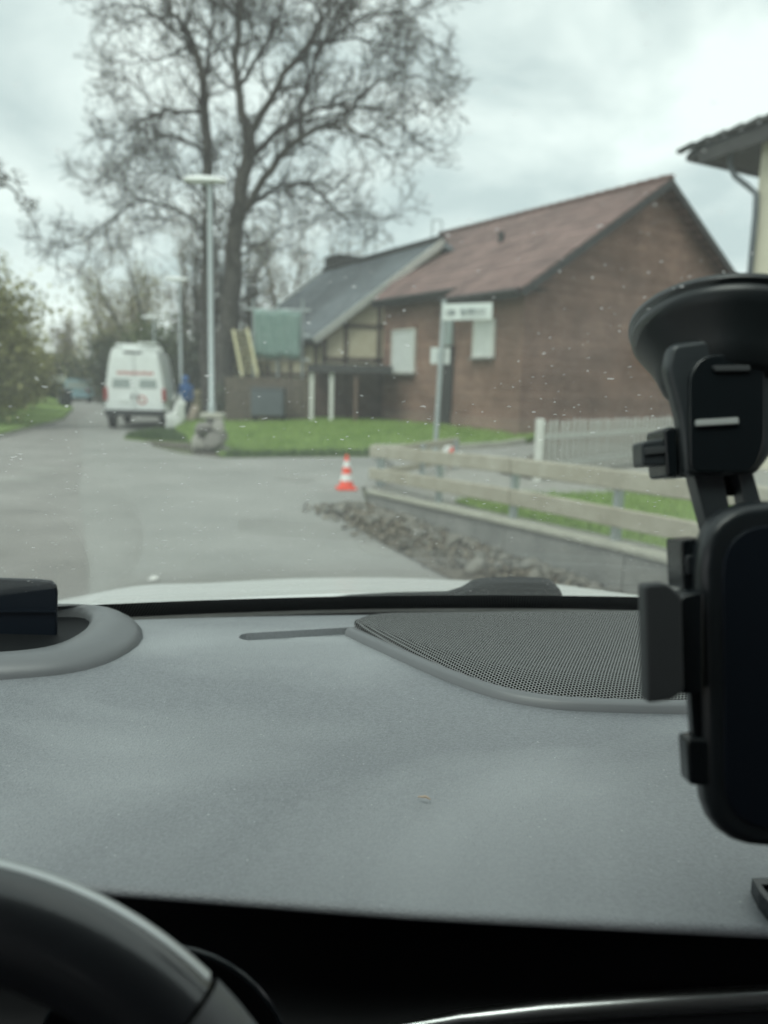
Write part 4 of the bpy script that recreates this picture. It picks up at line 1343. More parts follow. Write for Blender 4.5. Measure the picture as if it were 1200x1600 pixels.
# hood over the head
hm = MB().lathe([(0.10, -0.10), (0.125, -0.03), (0.125, 0.05), (0.10, 0.11), (0.05, 0.14)], (0, 0.015, 1.62), (0, 0.15, 1), 14)
hm.build('hood', 'jacket', man, local=True, smooth=True)
p0, p1 = at_y(303, 634, 28.0), at_y(295, 664, 28.0)
bo = MB().beam((p0.x, 28.25, p0.z), (p1.x, 28.0, 0.08), 0.26, 0.04, (0, -1, 0)).build('board', 'tan', bevel=0.008)
tag(bo, 'pinkish tan board leaning beside the person in blue', 'board')
p = at_y(309, 640, 28.4)
po = thing('wooden_post', 'thick weathered post behind the leaning tan board', 'post', (p.x, 28.4, 0.05))
MB().lathe([(0.16, 0), (0.15, 0.6), (0.145, 1.22), (0.10, 1.27)], (0, 0, 0), (0, 0, 1), 10).build('shaft', 'leaf_brown', po, local=True, smooth=True)
MB().lathe([(0.17, 1.0), (0.17, 1.06)], (0, 0, 0), (0, 0, 1), 10).build('band', 'timber', po, local=True)

p = at_z(240, 905, 0.006)
tag(MB().add([(p.x - 0.03, p.y - 0.05, 0.008), (p.x + 0.03, p.y - 0.04, 0.014), (p.x + 0.025, p.y + 0.06, 0.01), (p.x - 0.025, p.y + 0.05, 0.02)], [(0, 1, 2, 3)]).build('paper_scrap', 'paper', solid=0.003),
    'small scrap of white paper lying on the asphalt', 'paper')


# ------------------------------------------------------------------ trees
def spawn(mb, tips, pts, rads, level, rng, P, sides):
    """grow side branches from a polyline, recursively"""
    segs = [(pts[i + 1] - pts[i]).length for i in range(len(pts) - 1)]
    tot = sum(segs)
    if level >= P['levels']: return
    step = P['step'][level]
    pos = tot * P['start'][level]
    side = rng.uniform(0, 6.28)
    while pos < tot:
        acc = 0
        for i, s in enumerate(segs):
            if acc + s >= pos: break
            acc += s
        f = (pos - acc) / max(s, 1e-6)
        p = pts[i].lerp(pts[i + 1], f)
        r = rads[i] + (rads[i + 1] - rads[i]) * f
        d = (pts[i + 1] - pts[i]).normalized()
        o = d.orthogonal().normalized(); o2 = d.cross(o)
        side += 2.4 + rng.uniform(-0.5, 0.5)
        lat = o * math.cos(side) + o2 * math.sin(side)
        ang = rng.uniform(*P['ang'])
        nd = (d * math.cos(ang) + lat * math.sin(ang)); nd.y *= P.get('flat', 1.0); nd.normalize()
        rem = 1 - 0.55 * pos / tot
        ln = P['len'][level] * rem * rng.uniform(0.55, 1.2)
        nr = min(r * 0.62, P['rad'][level])
        n = P['n'][level]
        q, qp, qr = nd, [p], [nr]
        for k in range(n):
            q = (q + Vector((rng.gauss(0, 1), rng.gauss(0, 1), rng.gauss(0, 1))) * P['wob'] + Vector((0, 0, P['up']))).normalized()
            qp.append(qp[-1] + q * (ln / n)); qr.append(max(P['rmin'], nr * (1 - 0.8 * (k + 1) / n)))
        mb.tube(qp, qr, sides[min(level, len(sides) - 1)], caps=False)
        if level == P['levels'] - 1:
            tips.append(qp[-1]); tips.append(qp[-2])
        spawn(mb, tips, qp, qr, level + 1, rng, P, sides)
        pos += step * rng.uniform(0.6, 1.4)


def limb_tree(name, lab, y, limbs, P, seed, budsize, nb, m_twig='twig', m_bud='bud', m_bark='bark', group=None, depth=1.4):
    """tree from main limbs traced in space (px points at distance y with a depth drift)"""
    rng = random.Random(seed)
    b0 = at_y(*limbs[0][0][0], y)
    t = thing(name, lab, 'tree', (b0.x, y, 0.0), 0, group)
    tm, bm_, tips = MB(), MB(), []
    for pts, r0_, r1__, dy in limbs:
        wp = []
        n = len(pts)
        for i, q in enumerate(pts):
            f = i / (n - 1)
            wp.append(at_y(q[0], q[1], y + dy * f))
        # smooth subdivision
        sm = []
        for i in range(n - 1):
            for k in range(4):
                f = k / 4
                a, b, c_, d_ = wp[max(i - 1, 0)], wp[i], wp[i + 1], wp[min(i + 2, n - 1)]
                sm.append(0.5 * ((2 * b) + (c_ - a) * f + (2 * a - 5 * b + 4 * c_ - d_) * f * f + (3 * b - a - 3 * c_ + d_) * f ** 3))
        sm.append(wp[-1])
        rs = [r0_ + (r1__ - r0_) * (i / (len(sm) - 1)) ** 0.8 for i in range(len(sm))]
        sm2 = [sm[0]] + [q + Vector((rng.gauss(0, 1), rng.gauss(0, 1), rng.gauss(0, 1))) * 0.05 for q in sm[1:]]
        (tm if r0_ > 0.12 else bm_).tube(sm2, rs, 9 if r0_ > 0.12 else 6)
        spawn(bm_, tips, sm2, rs, 0, rng, P, (5, 4, 3))
    tm.build('trunk', m_bark, t, smooth=True, fix=False)
    bm_.build('branches', m_twig, t, fix=False)
    rgn = np.random.default_rng(seed)
    if nb and tips:
        tp = np.array([tuple(q) for q in tips])
        idx = rgn.integers(0, len(tp), nb)
        V, F = leaf_quads(tp[idx] + rgn.normal(scale=0.07, size=(nb, 3)), budsize, rgn)
        raw_mesh('buds', V, F, m_bud, t)
    return t


PT = dict(levels=3, step=(0.42, 0.26, 0.19), start=(0.18, 0.10, 0.10), ang=(0.5, 1.2), len=(3.0, 1.45, 0.75), rad=(0.055, 0.024, 0.013),
          n=(6, 4, 3), wob=0.22, up=0.06, rmin=0.0105)
limbsA = [
    ([(343, 668), (349, 560), (362, 440), (371, 345), (385, 255), (389, 205)], 0.48, 0.20, 0.0),
    ([(389, 210), (370, 130), (374, 40), (378, -60), (372, -160)], 0.19, 0.04, 0.8),
    ([(389, 212), (432, 132), (478, 72), (512, 0), (540, -80)], 0.16, 0.03, -1.2),
    ([(374, 332), (428, 264), (468, 218), (519, 196), (560, 204), (612, 232)], 0.17, 0.03, -2.0),
    ([(468, 219), (474, 146), (505, 64), (548, -10), (590, -80)], 0.10, 0.025, -1.5),
    ([(384, 250), (456, 190), (535, 163), (610, 182), (676, 240)], 0.12, 0.02, 1.5),
    ([(374, 335), (437, 292), (494, 294), (526, 330), (572, 344), (632, 330)], 0.09, 0.015, 1.0),
    ([(372, 135), (420, 60), (450, -30), (480, -120)], 0.09, 0.02, 2.2),
    ([(505, 64), (570, 30), (630, 20), (665, 60)], 0.06, 0.015, -2.5),
    ([(519, 196), (585, 135), (642, 118), (694, 155)], 0.07, 0.015, -3.0),
    ([(478, 72), (555, 60), (632, 80), (684, 120)], 0.06, 0.015, 0.5),
    ([(374, 45), (340, -20), (310, -90)], 0.06, 0.015, 1.6),
]
limbsA += [([(366, 400), (410, 380), (455, 350), (500, 352)], 0.06, 0.012, 1.5)]
limb_tree('bare_tree', 'large bare tree with forking trunk standing right behind the nearest lamp', 30.0, limbsA, PT, 4, 0.032, 15000)
limbsB = [
    ([(326, 668), (326, 500), (326, 350), (325, 230), (314, 110), (292, 50), (262, 10), (235, -60)], 0.36, 0.03, 0.0),
    ([(318, 130), (330, 40), (322, -60)], 0.10, 0.02, 1.2),
    ([(324, 175), (272, 172), (222, 190), (180, 235)], 0.09, 0.015, -1.5),
    ([(311, 98), (255, 34), (195, 6), (140, 20)], 0.08, 0.015, -1.0),
    ([(326, 240), (280, 215), (230, 225), (185, 262), (160, 300)], 0.08, 0.015, 1.5),
    ([(326, 380), (300, 342), (222, 312), (160, 354), (112, 384), (66, 374)], 0.08, 0.012, -1.8),
    ([(326, 330), (290, 280), (240, 270), (195, 300)], 0.06, 0.012, 2.0),
    ([(300, 70), (262, 90), (215, 95), (165, 120)], 0.06, 0.012, 1.8),
]
limb_tree('bare_tree', 'bare tree with straight slim trunk left of the forking tree, behind the lamp', 31.5, limbsB, PT, 6, 0.032, 9000)

# branch tips of a tree left of the picture
PL = dict(PT); PL.update(len=(0.7, 0.4, 0.22), step=(0.6, 0.3, 0.25))
limbsC = [([(-190, 700), (-195, 500), (-190, 300), (-180, 120)], 0.30, 0.06, 0.0),
          ([(-190, 330), (-100, 290), (-30, 280), (18, 300), (48, 345)], 0.08, 0.012, -0.5),
          ([(-190, 300), (-110, 260), (-50, 262), (5, 272), (40, 290)], 0.07, 0.012, 0.6),
          ([(-190, 400), (-120, 395), (-60, 400), (-4, 425)], 0.06, 0.012, 0.2)]
limb_tree('bare_tree', 'tree at the left edge with dark twigs reaching into the sky', 19.0, limbsC, PL, 8, 0.045, 1500)


def simple_tree(name, lab, px, y, h, spread, seed, m_twig, m_leaf, nleaf, lsize, group, lean=0.0, multi=1):
    rng = random.Random(seed)
    x = at_y(px, 600, y).x
    t = thing(name, lab, 'tree', (x, y, 0.0), 0, group)
    tm, bm_, tips = MB(), MB(), []
    P = dict(levels=3, step=(h * 0.055, h * 0.035, h * 0.03), start=(0.12, 0.1, 0.1), ang=(0.35, 0.95), len=(spread * 0.75, spread * 0.4, spread * 0.2),
             rad=(0.05, 0.022, 0.014), n=(5, 4, 3), wob=0.2, up=0.14, rmin=0.009)
    for k in range(multi):
        a = rng.uniform(0, 6.28)
        d = Vector((math.cos(a) * 0.25 * (multi > 1) + lean, math.sin(a) * 0.25 * (multi > 1), 1)).normalized()
        pts, rs = [Vector((x + math.cos(a) * 0.2 * (multi > 1), y + math.sin(a) * 0.2 * (multi > 1), -0.05))], [h * 0.02]
        n = 9
        for i in range(n):
            d = (d + Vector((rng.gauss(0, 0.1), rng.gauss(0, 0.1), 0.08))).normalized()
            pts.append(pts[-1] + d * (h / n)); rs.append(max(0.015, h * 0.02 * (1 - (i + 1) / n)))
        tm.tube(pts, rs, 7)
        spawn(bm_, tips, pts, rs, 0, rng, P, (4, 3, 3))
    tm.build('trunk', 'bark', t, smooth=True, fix=False)
    bm_.build('branches', m_twig, t, fix=False)
    if nleaf:
        rgn = np.random.default_rng(seed)
        tp = np.array([tuple(q) for q in tips])
        idx = rgn.integers(0, len(tp), nleaf)
        V, F = leaf_quads(tp[idx] + rgn.normal(scale=spread * 0.05, size=(nleaf, 3)), lsize, rgn)
        raw_mesh('crown', V, F, m_leaf, t)
    return t


gB = 'trees behind the van and lamps'
simple_tree('thicket_tree', 'brown bare tree between the van and the second lamp', 262, 44, 9.5, 3.8, 11, 'twig_brown', 'leaf_brown', 2500, 0.07, gB, multi=3)
simple_tree('thicket_tree', 'olive budding tree rising above the white van', 205, 50, 7.8, 3.8, 12, 'twig_brown', 'leaf_olive', 4200, 0.09, gB, multi=3)
simple_tree('thicket_tree', 'wide olive tree left of the van above the far road', 150, 58, 7.6, 4.6, 13, 'twig_brown', 'leaf_olive', 4200, 0.10, gB, multi=3)
simple_tree('thicket_tree', 'thin pale bare tree behind the straight trunk', 300, 40, 10.0, 3.8, 14, 'twig_brown', 'leaf_brown', 2500, 0.07, gB, multi=3)
simple_tree('thicket_tree', 'bare brown tree right of the forking trunk above the scaffold', 415, 39, 9.4, 3.8, 15, 'twig_brown', 'leaf_brown', 2500, 0.07, gB, multi=3)
simple_tree('thicket_tree', 'bare tree behind the slate roof left of the lattice mast', 475, 46, 10.5, 3.8, 16, 'twig_brown', 'leaf_brown', 3000, 0.07, gB, multi=3)
simple_tree('thicket_tree', 'dark bare tree just left of the scaffold', 372, 34.5, 7.6, 2.8, 17, 'twig', 'leaf_brown', 3000, 0.06, gB, multi=3)
simple_tree('thicket_tree', 'faint low tree at the far end of the road', 100, 72, 6.5, 3.6, 18, 'twig_brown', 'leaf_brown', 2500, 0.10, gB, multi=3)


def shrub(name, lab, cat, px, y, w_, h, n, m_leaf, seed, lsize, group, zmin=0.05, xoff=0.0):
    rgn = np.random.default_rng(seed)
    rng = random.Random(seed)
    x = at_y(px, 600, y).x + xoff
    t = thing(name, lab, cat, (x, y, 0.0), 0, group)
    mb = MB()
    cl = []
    for k in range(16):
        a = rng.uniform(0, 6.28); rr_ = rng.uniform(0.05, 0.42) * w_
        top = Vector((x + math.cos(a) * rr_, y + math.sin(a) * rr_ * 0.7, h * rng.uniform(0.55, 1.0) * (1 - 0.35 * (rr_ / (0.5 * w_)) ** 2)))
        b = Vector((x + math.cos(a) * rr_ * 0.3, y + math.sin(a) * rr_ * 0.2, -0.03))
        m_ = b.lerp(top, 0.5) + Vector((rng.uniform(-.2, .2), rng.uniform(-.2, .2), 0))
        mb.tube([b, m_, top], [0.05, 0.03, 0.01], 4, caps=False)
        for q in range(5):
            s = b.lerp(top, rng.uniform(0.3, 1)); e = s + Vector((rng.gauss(0, .4), rng.gauss(0, .4), rng.uniform(.1, .7))) * (h * 0.25)
            mb.tube([s, e], [0.015, 0.006], 3, caps=False); cl.append(e)
        cl.append(top); cl.append(m_); cl.append(b.lerp(top, 0.75)); cl.append(b.lerp(top, 0.25))
    mb.build('stem', 'twig_brown', t, fix=False)
    c_ = np.array([tuple(q) for q in cl])
    P = c_[rgn.integers(0, len(c_), n)] + rgn.normal(scale=(0.095 * w_, 0.08 * w_, 0.085 * h), size=(n, 3))
    P[:, 2] = np.clip(P[:, 2], zmin, h * 1.1)
    V, F = leaf_quads(P, lsize, rgn)
    raw_mesh('foliage', V, F, m_leaf, t)
    return t


gH = 'hedge shrubs along the left verge'
shrub('hedge_shrub', 'tall olive hedge shrub at the left edge of the picture', 'shrub', 0, 24, 5.8, 4.9, 36000, 'leaf_olive', 31, 0.085, gH, xoff=-1.6)
shrub('hedge_shrub', 'olive hedge shrub beyond the tallest one on the left verge', 'shrub', 20, 29, 5.8, 4.4, 32000, 'leaf_olive', 32, 0.09, gH, xoff=-1.6)
shrub('hedge_shrub', 'brownish hedge shrub halfway along the left verge', 'shrub', 46, 35, 5.8, 3.8, 26000, 'leaf_olive', 33, 0.09, gH, xoff=-1.6)
shrub('hedge_shrub', 'dark low hedge shrub near the white sign', 'shrub', 70, 45, 6.0, 3.3, 14000, 'leaf_brown', 34, 0.11, gH, xoff=-2.0)
gF = 'dark shrubs closing the far view'
shrub('dark_shrub', 'dark shrub mass behind the far pale blue van', 'shrub', 118, 68, 9, 3.6, 6000, 'leaf_dark', 35, 0.16, gF)
shrub('dark_shrub', 'dark shrub directly behind the white van', 'shrub', 195, 48, 6.5, 4.1, 7000, 'leaf_dark', 36, 0.12, gF)
shrub('dark_shrub', 'dark green shrub between the van and the second lamp', 'shrub', 262, 38, 4.6, 4.4, 7000, 'leaf_green', 37, 0.10, gF)
shrub('dark_shrub', 'dark shrub behind the two tree trunks', 'shrub', 318, 36, 4.2, 4.3, 6500, 'leaf_dark', 38, 0.10, gF)
shrub('dark_shrub', 'low dark shrub between the trunk and the ladder', 'shrub', 366, 29, 2.0, 1.8, 2600, 'leaf_dark', 39, 0.06, gF)
shrub('dark_shrub', 'far dark shrub at the bend of the road left of the bin', 'shrub', 62, 66, 9, 3.8, 6000, 'leaf_dark', 40, 0.16, gF, xoff=-1.0)
shrub('dark_shrub', 'grey-green shrub behind the scaffold and ladder', 'shrub', 400, 33, 3.2, 3.6, 3500, 'leaf_brown', 41, 0.08, gF)
# wooded rise closing the horizon
rgn = np.random.default_rng(5)
n = 26000
ang = rgn.uniform(-0.75, 0.9, n); dist = rgn.uniform(95, 150, n)
hmax = 5.0 + 1.6 * np.sin(ang * 9) + 1.0 * np.sin(ang * 23 + 1)
P = np.stack([np.sin(ang) * dist, np.cos(ang) * dist, rgn.uniform(0, 1, n) ** 0.8 * hmax], 1)
V, F = leaf_quads(P, 0.75, rgn)
tag(raw_mesh('far_wood', V, F, 'leaf_dark'), 'far dark wood along the horizon behind the houses and road', 'wood', kind='stuff')

# ------------------------------------------------------------------ our own car
CYAW = rad(8)
CF = Vector((-math.sin(CYAW), math.cos(CYAW), 0)); CR = Vector((math.cos(CYAW), math.sin(CYAW), 0))
RC = 0.15


def cw(r, f, z): return CR * r + CF * f + Vector((0, 0, z))


car = thing('car', 'white car seen from inside, its grey dashboard and bonnet filling the foreground', 'car', cw(RC, 0, 0), CYAW)
DZ = 1.18


def base_f(r): return 0.905 - 0.2 * (r - 0.15) ** 2


RAKE = rad(28.5)


def glass_pt(r, z, off=0.0):
    s = (z - 1.165) / math.sin(RAKE)
    f = base_f(r) + 0.085 - s * math.cos(RAKE) + 0.03 * s * s
    return cw(r, f, z)


# dashboard top: rows from windshield to lip, then under the lip
def lip_f(x):
    # y of the front edge at world x
    pts = [(-0.75, 0.44), (-0.45, 0.405), (-0.15, 0.380), (0.02, 0.368), (0.205, 0.362), (0.55, 0.36), (0.9, 0.40)]
    for (a, fa), (b, fb) in zip(pts, pts[1:]):
        if x <= b:
            return fa + (fb - fa) * (x - a) / (b - a)
    return pts[-1][1]


XL, XRr = -0.66, 0.86
nx = 120
cols = [XL + (XRr - XL) * i / nx for i in range(nx + 1)]


def far_y(x):
    y = 0.9
    for _ in range(6):
        r = x * CR.x + y * CR.y
        y = (base_f(r) - x * CF.x) / CF.y
    return y


def dash_z(x, y):
    return DZ + 0.004 * math.sin((y - 0.35) * 4.5) - 0.02 * max(0, 0.47 - y) ** 2 * 20 - 0.02 * (x - 0.1) ** 2 * 0


def box_blur(xs, k): return xs


lipv = [lip_f(x) for x in cols]
for _ in range(6):
    lipv = [lipv[0]] + [(lipv[i - 1] + 2 * lipv[i] + lipv[i + 1]) / 4 for i in range(1, nx)] + [lipv[-1]]
rows = []
ny = 60
for j in range(ny + 1):
    t = j / ny
    rows.append([(x, far_y(x) + 0.08 + (lipv[i] + 0.012 - far_y(x) - 0.08) * t, dash_z(x, far_y(x) + (lipv[i] - far_y(x)) * t) - 0.05 * max(0, 1 - t * 6.6) ** 0.8) for i, x in enumerate(cols)])
for (dy, dz) in [(0.007, -0.0006), (0.0035, -0.002), (0.0025, -0.0045), (0.0045, -0.007), (0.010, -0.0085), (0.05, -0.016), (0.09, -0.03), (0.10, -0.12), (0.10, -0.18)]:
    rows.append([(x, lipv[i] + dy, dash_z(x, lipv[i] + 0.012) + dz) for i, x in enumerate(cols)])
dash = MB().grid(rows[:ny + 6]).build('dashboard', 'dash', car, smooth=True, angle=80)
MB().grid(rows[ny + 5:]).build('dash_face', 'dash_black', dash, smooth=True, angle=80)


def bool_cut(o, cutter_mb):
    c_ = cutter_mb.build('cutter', 'dash', car)
    md = o.modifiers.new('cut', 'BOOLEAN'); md.object = c_; md.operation = 'DIFFERENCE'; md.solver = 'EXACT'
    bake(o)
    bpy.data.objects.remove(c_, do_unlink=True)


# speaker grille and bezel, traced on the dash plane
zg = DZ + 0.004
bot = [(553, 990), (580, 1003), (620, 1021), (660, 1039), (700, 1056), (745, 1073), (790, 1087), (830, 1095), (880, 1101), (950, 1104), (1030, 1106), (1100, 1107), (1200, 1108)]
topl = [(556, 982), (572, 973), (600, 970), (700, 968.5), (800, 967), (900, 966), (1010, 966), (1100, 967), (1200, 969)]


def resample(px_pts, n):
    L_ = [0]
    for a, b in zip(px_pts, px_pts[1:]): L_.append(L_[-1] + math.hypot(b[0] - a[0], b[1] - a[1]))
    out_ = []
    for i in range(n):
        s = L_[-1] * i / (n - 1)
        k = 0
        while k < len(L_) - 2 and L_[k + 1] < s: k += 1
        f = (s - L_[k]) / max(1e-9, L_[k + 1] - L_[k])
        out_.append((px_pts[k][0] + (px_pts[k + 1][0] - px_pts[k][0]) * f, px_pts[k][1] + (px_pts[k + 1][1] - px_pts[k][1]) * f))
    return out_


def smooth_line(pts, it=3):
    for _ in range(it):
        pts = [pts[0]] + [((a[0] + 2 * b[0] + c_[0]) / 4, (a[1] + 2 * b[1] + c_[1]) / 4) for a, b, c_ in zip(pts, pts[1:], pts[2:])] + [pts[-1]]
    return pts


B = [at_z(*q, zg) for q in smooth_line(resample(bot, 60))]
T = [at_z(*q, zg) for q in smooth_line(resample(topl, 60), 1)]
ctr = (B[30] + T[30]) * 0.5
rows = []
for j in range(15):
    t = j / 14
    row = []
    for b, q in zip(B, T):
        p = b.lerp(q, 0.035 + 0.965 * t)
        e = min(1, t / 0.2)
        p.z = zg + 0.002 + 0.011 * (1 - (1 - e) ** 2) - 0.008 * max(0, t - 0.55)
        row.append(p)
    rows.append(row)
MB().grid(rows).build('speaker_grille', 'grille', dash, smooth=True, angle=80)
rows = []
for off, dz in ((0.0035, -0.004), (0.0035, 0.004), (0.0, 0.0075), (-0.006, 0.0085), (-0.011, 0.006), (-0.0125, -0.004)):
    row = []
    for i, b in enumerate(B):
        d = (B[min(i + 1, 59)] - B[max(i - 1, 0)]).normalized()
        nrm = Vector((-d.y, d.x, 0))
        row.append(b + nrm * off + Vector((0, 0, dz)))
    rows.append(row)
MB().grid(rows).build('grille_bezel', 'dash_trim', dash, smooth=True, angle=60)
# slot running left from the grille tip
sa, sb_ = at_z(392, 1000, DZ), at_z(556, 990, DZ)
sdv = (sb_ - sa).normalized(); snv = Vector((-sdv.y, sdv.x, 0))
prof = []
for k in range(9):
    a = math.pi / 2 + math.pi * k / 8
    prof.append(sa + (sdv * math.cos(a) + snv * math.sin(a)) * 0.0125 + up_ * -0.009)
prof += [sb_ - snv * 0.0125 + up_ * -0.009, sb_ + snv * 0.0125 + up_ * -0.009]
bool_cut(dash, MB().prism(prof, (0, 0, 0.04)))
# display recess: bezel loops traced on the dash plane
oz = DZ + 0.003
outer = [(-420, 1010), (-330, 1052), (-150, 1068), (0, 1064), (100, 1056), (165, 1042), (200, 1022), (232, 1003), (236, 990), (215, 975), (185, 967), (150, 963), (90, 962), (0, 965), (-150, 972), (-330, 985)]
inner = [(-330, 1010), (-260, 1030), (-120, 1042), (0, 1037), (60, 1031), (95, 1022), (120, 1008), (138, 992), (147, 978), (150, 972), (146, 968), (130, 966), (80, 967), (0, 970), (-130, 977), (-260, 990)]


def loop3(pts, z, n=72):
    q = resample(pts + [pts[0]], n + 1)[:-1]
    for _ in range(3):
        q = [((q[i - 1][0] + 2 * q[i][0] + q[(i + 1) % n][0]) / 4, (q[i - 1][1] + 2 * q[i][1] + q[(i + 1) % n][1]) / 4) for i in range(n)]
    return [at_z(x, y, z) for x, y in q]


O3, I3 = loop3(outer, oz), loop3(inner, oz)
rows = [[p + up_ * -0.01 for p in O3], [p + up_ * 0.004 for p in O3]]
for t, h in ((0.12, 0.011), (0.35, 0.016), (0.65, 0.017), (0.9, 0.013), (1.0, 0.006)):
    rows.append([o_.lerp(i_, t) + up_ * h for o_, i_ in zip(O3, I3)])
rows.append([p + up_ * -0.02 for p in I3])
hb = MB().grid(rows, close=True).build('display_bezel', 'dash_trim', dash, smooth=True, angle=70)
MB().add([p + up_ * 0.002 for p in I3], [tuple(range(72))]).build('recess_floor', 'dash_black', dash)
# head-up display screen standing in the recess
hy = 0.785
q = [at_y(-300, 900, hy + 0.02), at_y(60, 905, hy)]
pl = [(-330, 1036), (-330, 898), (-200, 898), (0, 904), (60, 906), (78, 908), (86, 915), (88, 926), (87, 1000), (87, 1036)]
MB().prism([at_y(x, y, hy) for x, y in pl], (0, 0.006, 0)).build('display_screen', 'hud', dash, bevel=0.002)
MB().prism([at_y(x, y, hy - 0.003) for x, y in [(-330, 954), (86, 954), (86, 957), (-330, 957)]], (0, 0.002, 0)).build('display_seam', 'hud', dash)
# small trim frame at the right
pl = [(1174, 1382), (1240, 1380), (1240, 1445), (1205, 1426), (1186, 1404)]
inn = [(1188, 1392), (1230, 1391), (1230, 1428), (1207, 1414), (1195, 1402)]
a3, b3 = [at_z(*p, DZ + 0.002) for p in pl], [at_z(*p, DZ + 0.002) for p in inn]
rows = [[p + up_ * -0.008 for p in a3], [p + up_ * 0.004 for p in a3], [p + up_ * 0.004 for p in b3], [p + up_ * -0.004 for p in b3]]
fr = MB().grid(rows, close=True).build('vent_frame', 'gloss_black', dash)
MB().add([p + up_ * 0.0008 for p in b3], [tuple(range(5))]).build('vent_panel', 'dash_black', fr)

p = at_z(663, 1247, DZ + 0.006)
tag(MB().tube([p + Vector((-0.004, 0.0015, 0)), p + Vector((0.001, 0, 0.001)), p + Vector((0.004, -0.0015, 0))], [0.0006, 0.0011, 0.0005], 6).build('crumb', 'tan'), 'tiny brown crumb lying in the middle of the dashboard', 'crumb')
# lower dash with chrome strip
rows = []
cx_ = [(560, 1612), (640, 1603), (720, 1592), (850, 1579), (1000, 1569), (1200, 1557), (1400, 1548)]
cpts = [at_y(x, y, 0.385 - 0.012 * i / 6) for i, (x, y) in enumerate(cx_)]
cpts.append(cpts[-1] + Vector((0.30, 0.01, 0.012)))
MB().tube(cpts, [0.001, 0.0022, 0.0042, 0.0056, 0.006, 0.0062, 0.0062, 0.006], 12).build('chrome_strip', 'chrome', dash, smooth=True)
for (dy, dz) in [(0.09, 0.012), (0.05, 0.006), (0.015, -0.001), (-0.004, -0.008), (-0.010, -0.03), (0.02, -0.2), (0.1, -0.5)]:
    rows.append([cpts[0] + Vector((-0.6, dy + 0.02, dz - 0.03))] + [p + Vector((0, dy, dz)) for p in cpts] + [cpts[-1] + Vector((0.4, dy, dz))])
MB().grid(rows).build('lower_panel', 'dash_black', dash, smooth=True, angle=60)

# windshield with frit band
rows = []
for j in range(25):
    z = 1.15 + (1.625 - 1.15) * j / 24
    rows.append([glass_pt(RC - 0.70 + 1.40 * i / 40, z) for i in range(41)])
ws = MB().grid(rows).build('windshield', 'glass', car, smooth=True, solid=0.005)
rows = []
for j in range(7):
    row = []
    for i in range(81):
        r = RC - 0.70 + 1.40 * i / 80
        z = 1.166 + 0.0365 * j / 6
        row.append(glass_pt(r, z) + cw(0, -0.004 * math.sin(RAKE), -0.004))
    rows.append(row)
MB().grid(rows).build('frit_band', 'frit', ws, smooth=True)

# bonnet, cowl, wings
rows = []
for j in range(31):
    f = 1.06 + 1.25 * j / 30
    row = []
    for i in range(41):
        u = -1 + 2 * i / 40
        r = RC + u * (0.80 - 0.12 * max(0, f - 1.6))
        z = 1.160 - 0.205 * (f - 1.06) - 0.33 * max(0, f - 1.62) ** 2 - 0.055 * u * u - 0.10 * max(0, abs(u) - 0.85) ** 2 * 20 + 0.010 * math.exp(-((abs(u) - 0.55) / 0.12) ** 2)
        row.append(cw(r, f - 0.10 * u * u, z))
    rows.append(row)
MB().grid(rows).build('bonnet', 'carpaint', car, smooth=True, solid=0.004)
rows = []
for f, z in ((0.93, 1.09), (1.00, 1.13), (1.04, 1.135), (1.075, 1.13), (1.12, 1.05)):
    rows.append([cw(RC - 0.75 + 1.5 * i / 20, f - 0.12 * (-1 + i / 10) ** 2, z - 0.04 * (-1 + i / 10) ** 2) for i in range(21)])
MB().grid(rows).build('cowl', 'blackplastic', car, smooth=True, solid=0.004)
for sx in (-1, 1):
    MB().prism([cw(RC + sx * 0.82, 0.9, 0.35), cw(RC + sx * 0.82, 2.3, 0.35), cw(RC + sx * 0.78, 2.3, 0.8), cw(RC + sx * 0.82, 1.5, 0.95), cw(RC + sx * 0.82, 0.9, 1.05)], CR * 0.04 * sx).build('wing', 'carpaint', car)
    MB().box(cw(RC + sx * 0.78, -0.3, 0.72), (0.08, 2.4, 0.72), Matrix.Rotation(CYAW, 3, 'Z')).build('door', 'cloth', car)
    pa, pb2 = glass_pt(RC + sx * 0.70, 1.12), glass_pt(RC + sx * 0.66, 1.63)
    MB().tube([pa, pa.lerp(pb2, 0.5), pb2], [0.05, 0.045, 0.05], 8).build('windshield_pillar', 'lining', car, smooth=True)
    MB().beam(cw(RC + sx * 0.72, -0.55, 1.05), cw(RC + sx * 0.62, -0.7, 1.68), 0.1, 0.16).build('door_pillar', 'lining', car)
    for f in (1.55, -1.5):
        MB().lathe([(0.2, -0.1), (0.31, -0.1), (0.33, -0.07), (0.33, 0.07), (0.31, 0.1), (0.2, 0.1)], cw(RC + sx * 0.74, f, 0.335), CR, 24).build('wheel', 'tyre', car, smooth=True)
rows = []
for f, z in ((0.19, 1.625), (0.08, 1.66), (-0.3, 1.70), (-0.8, 1.71), (-1.4, 1.67), (-1.9, 1.56)):
    rows.append([cw(RC + u * 0.68, f, z - 0.03 * u * u) for u in (-1, -0.6, 0, 0.6, 1)])
MB().grid(rows).build('roof', 'lining', car, smooth=True, solid=0.04)
MB().box(cw(RC, -0.2, 0.34), (1.5, 2.4, 0.05), Matrix.Rotation(CYAW, 3, 'Z')).build('floor', 'cloth', car)
MB().box(cw(RC, 0.95, 0.72), (1.56, 0.06, 0.75), Matrix.Rotation(CYAW, 3, 'Z')).build('firewall', 'cloth', car)
MB().box(cw(RC, -1.4, 0.85), (1.5, 0.2, 1.0), Matrix.Rotation(CYAW, 3, 'Z')).build('rear_seat', 'cloth', car, bevel=0.05)
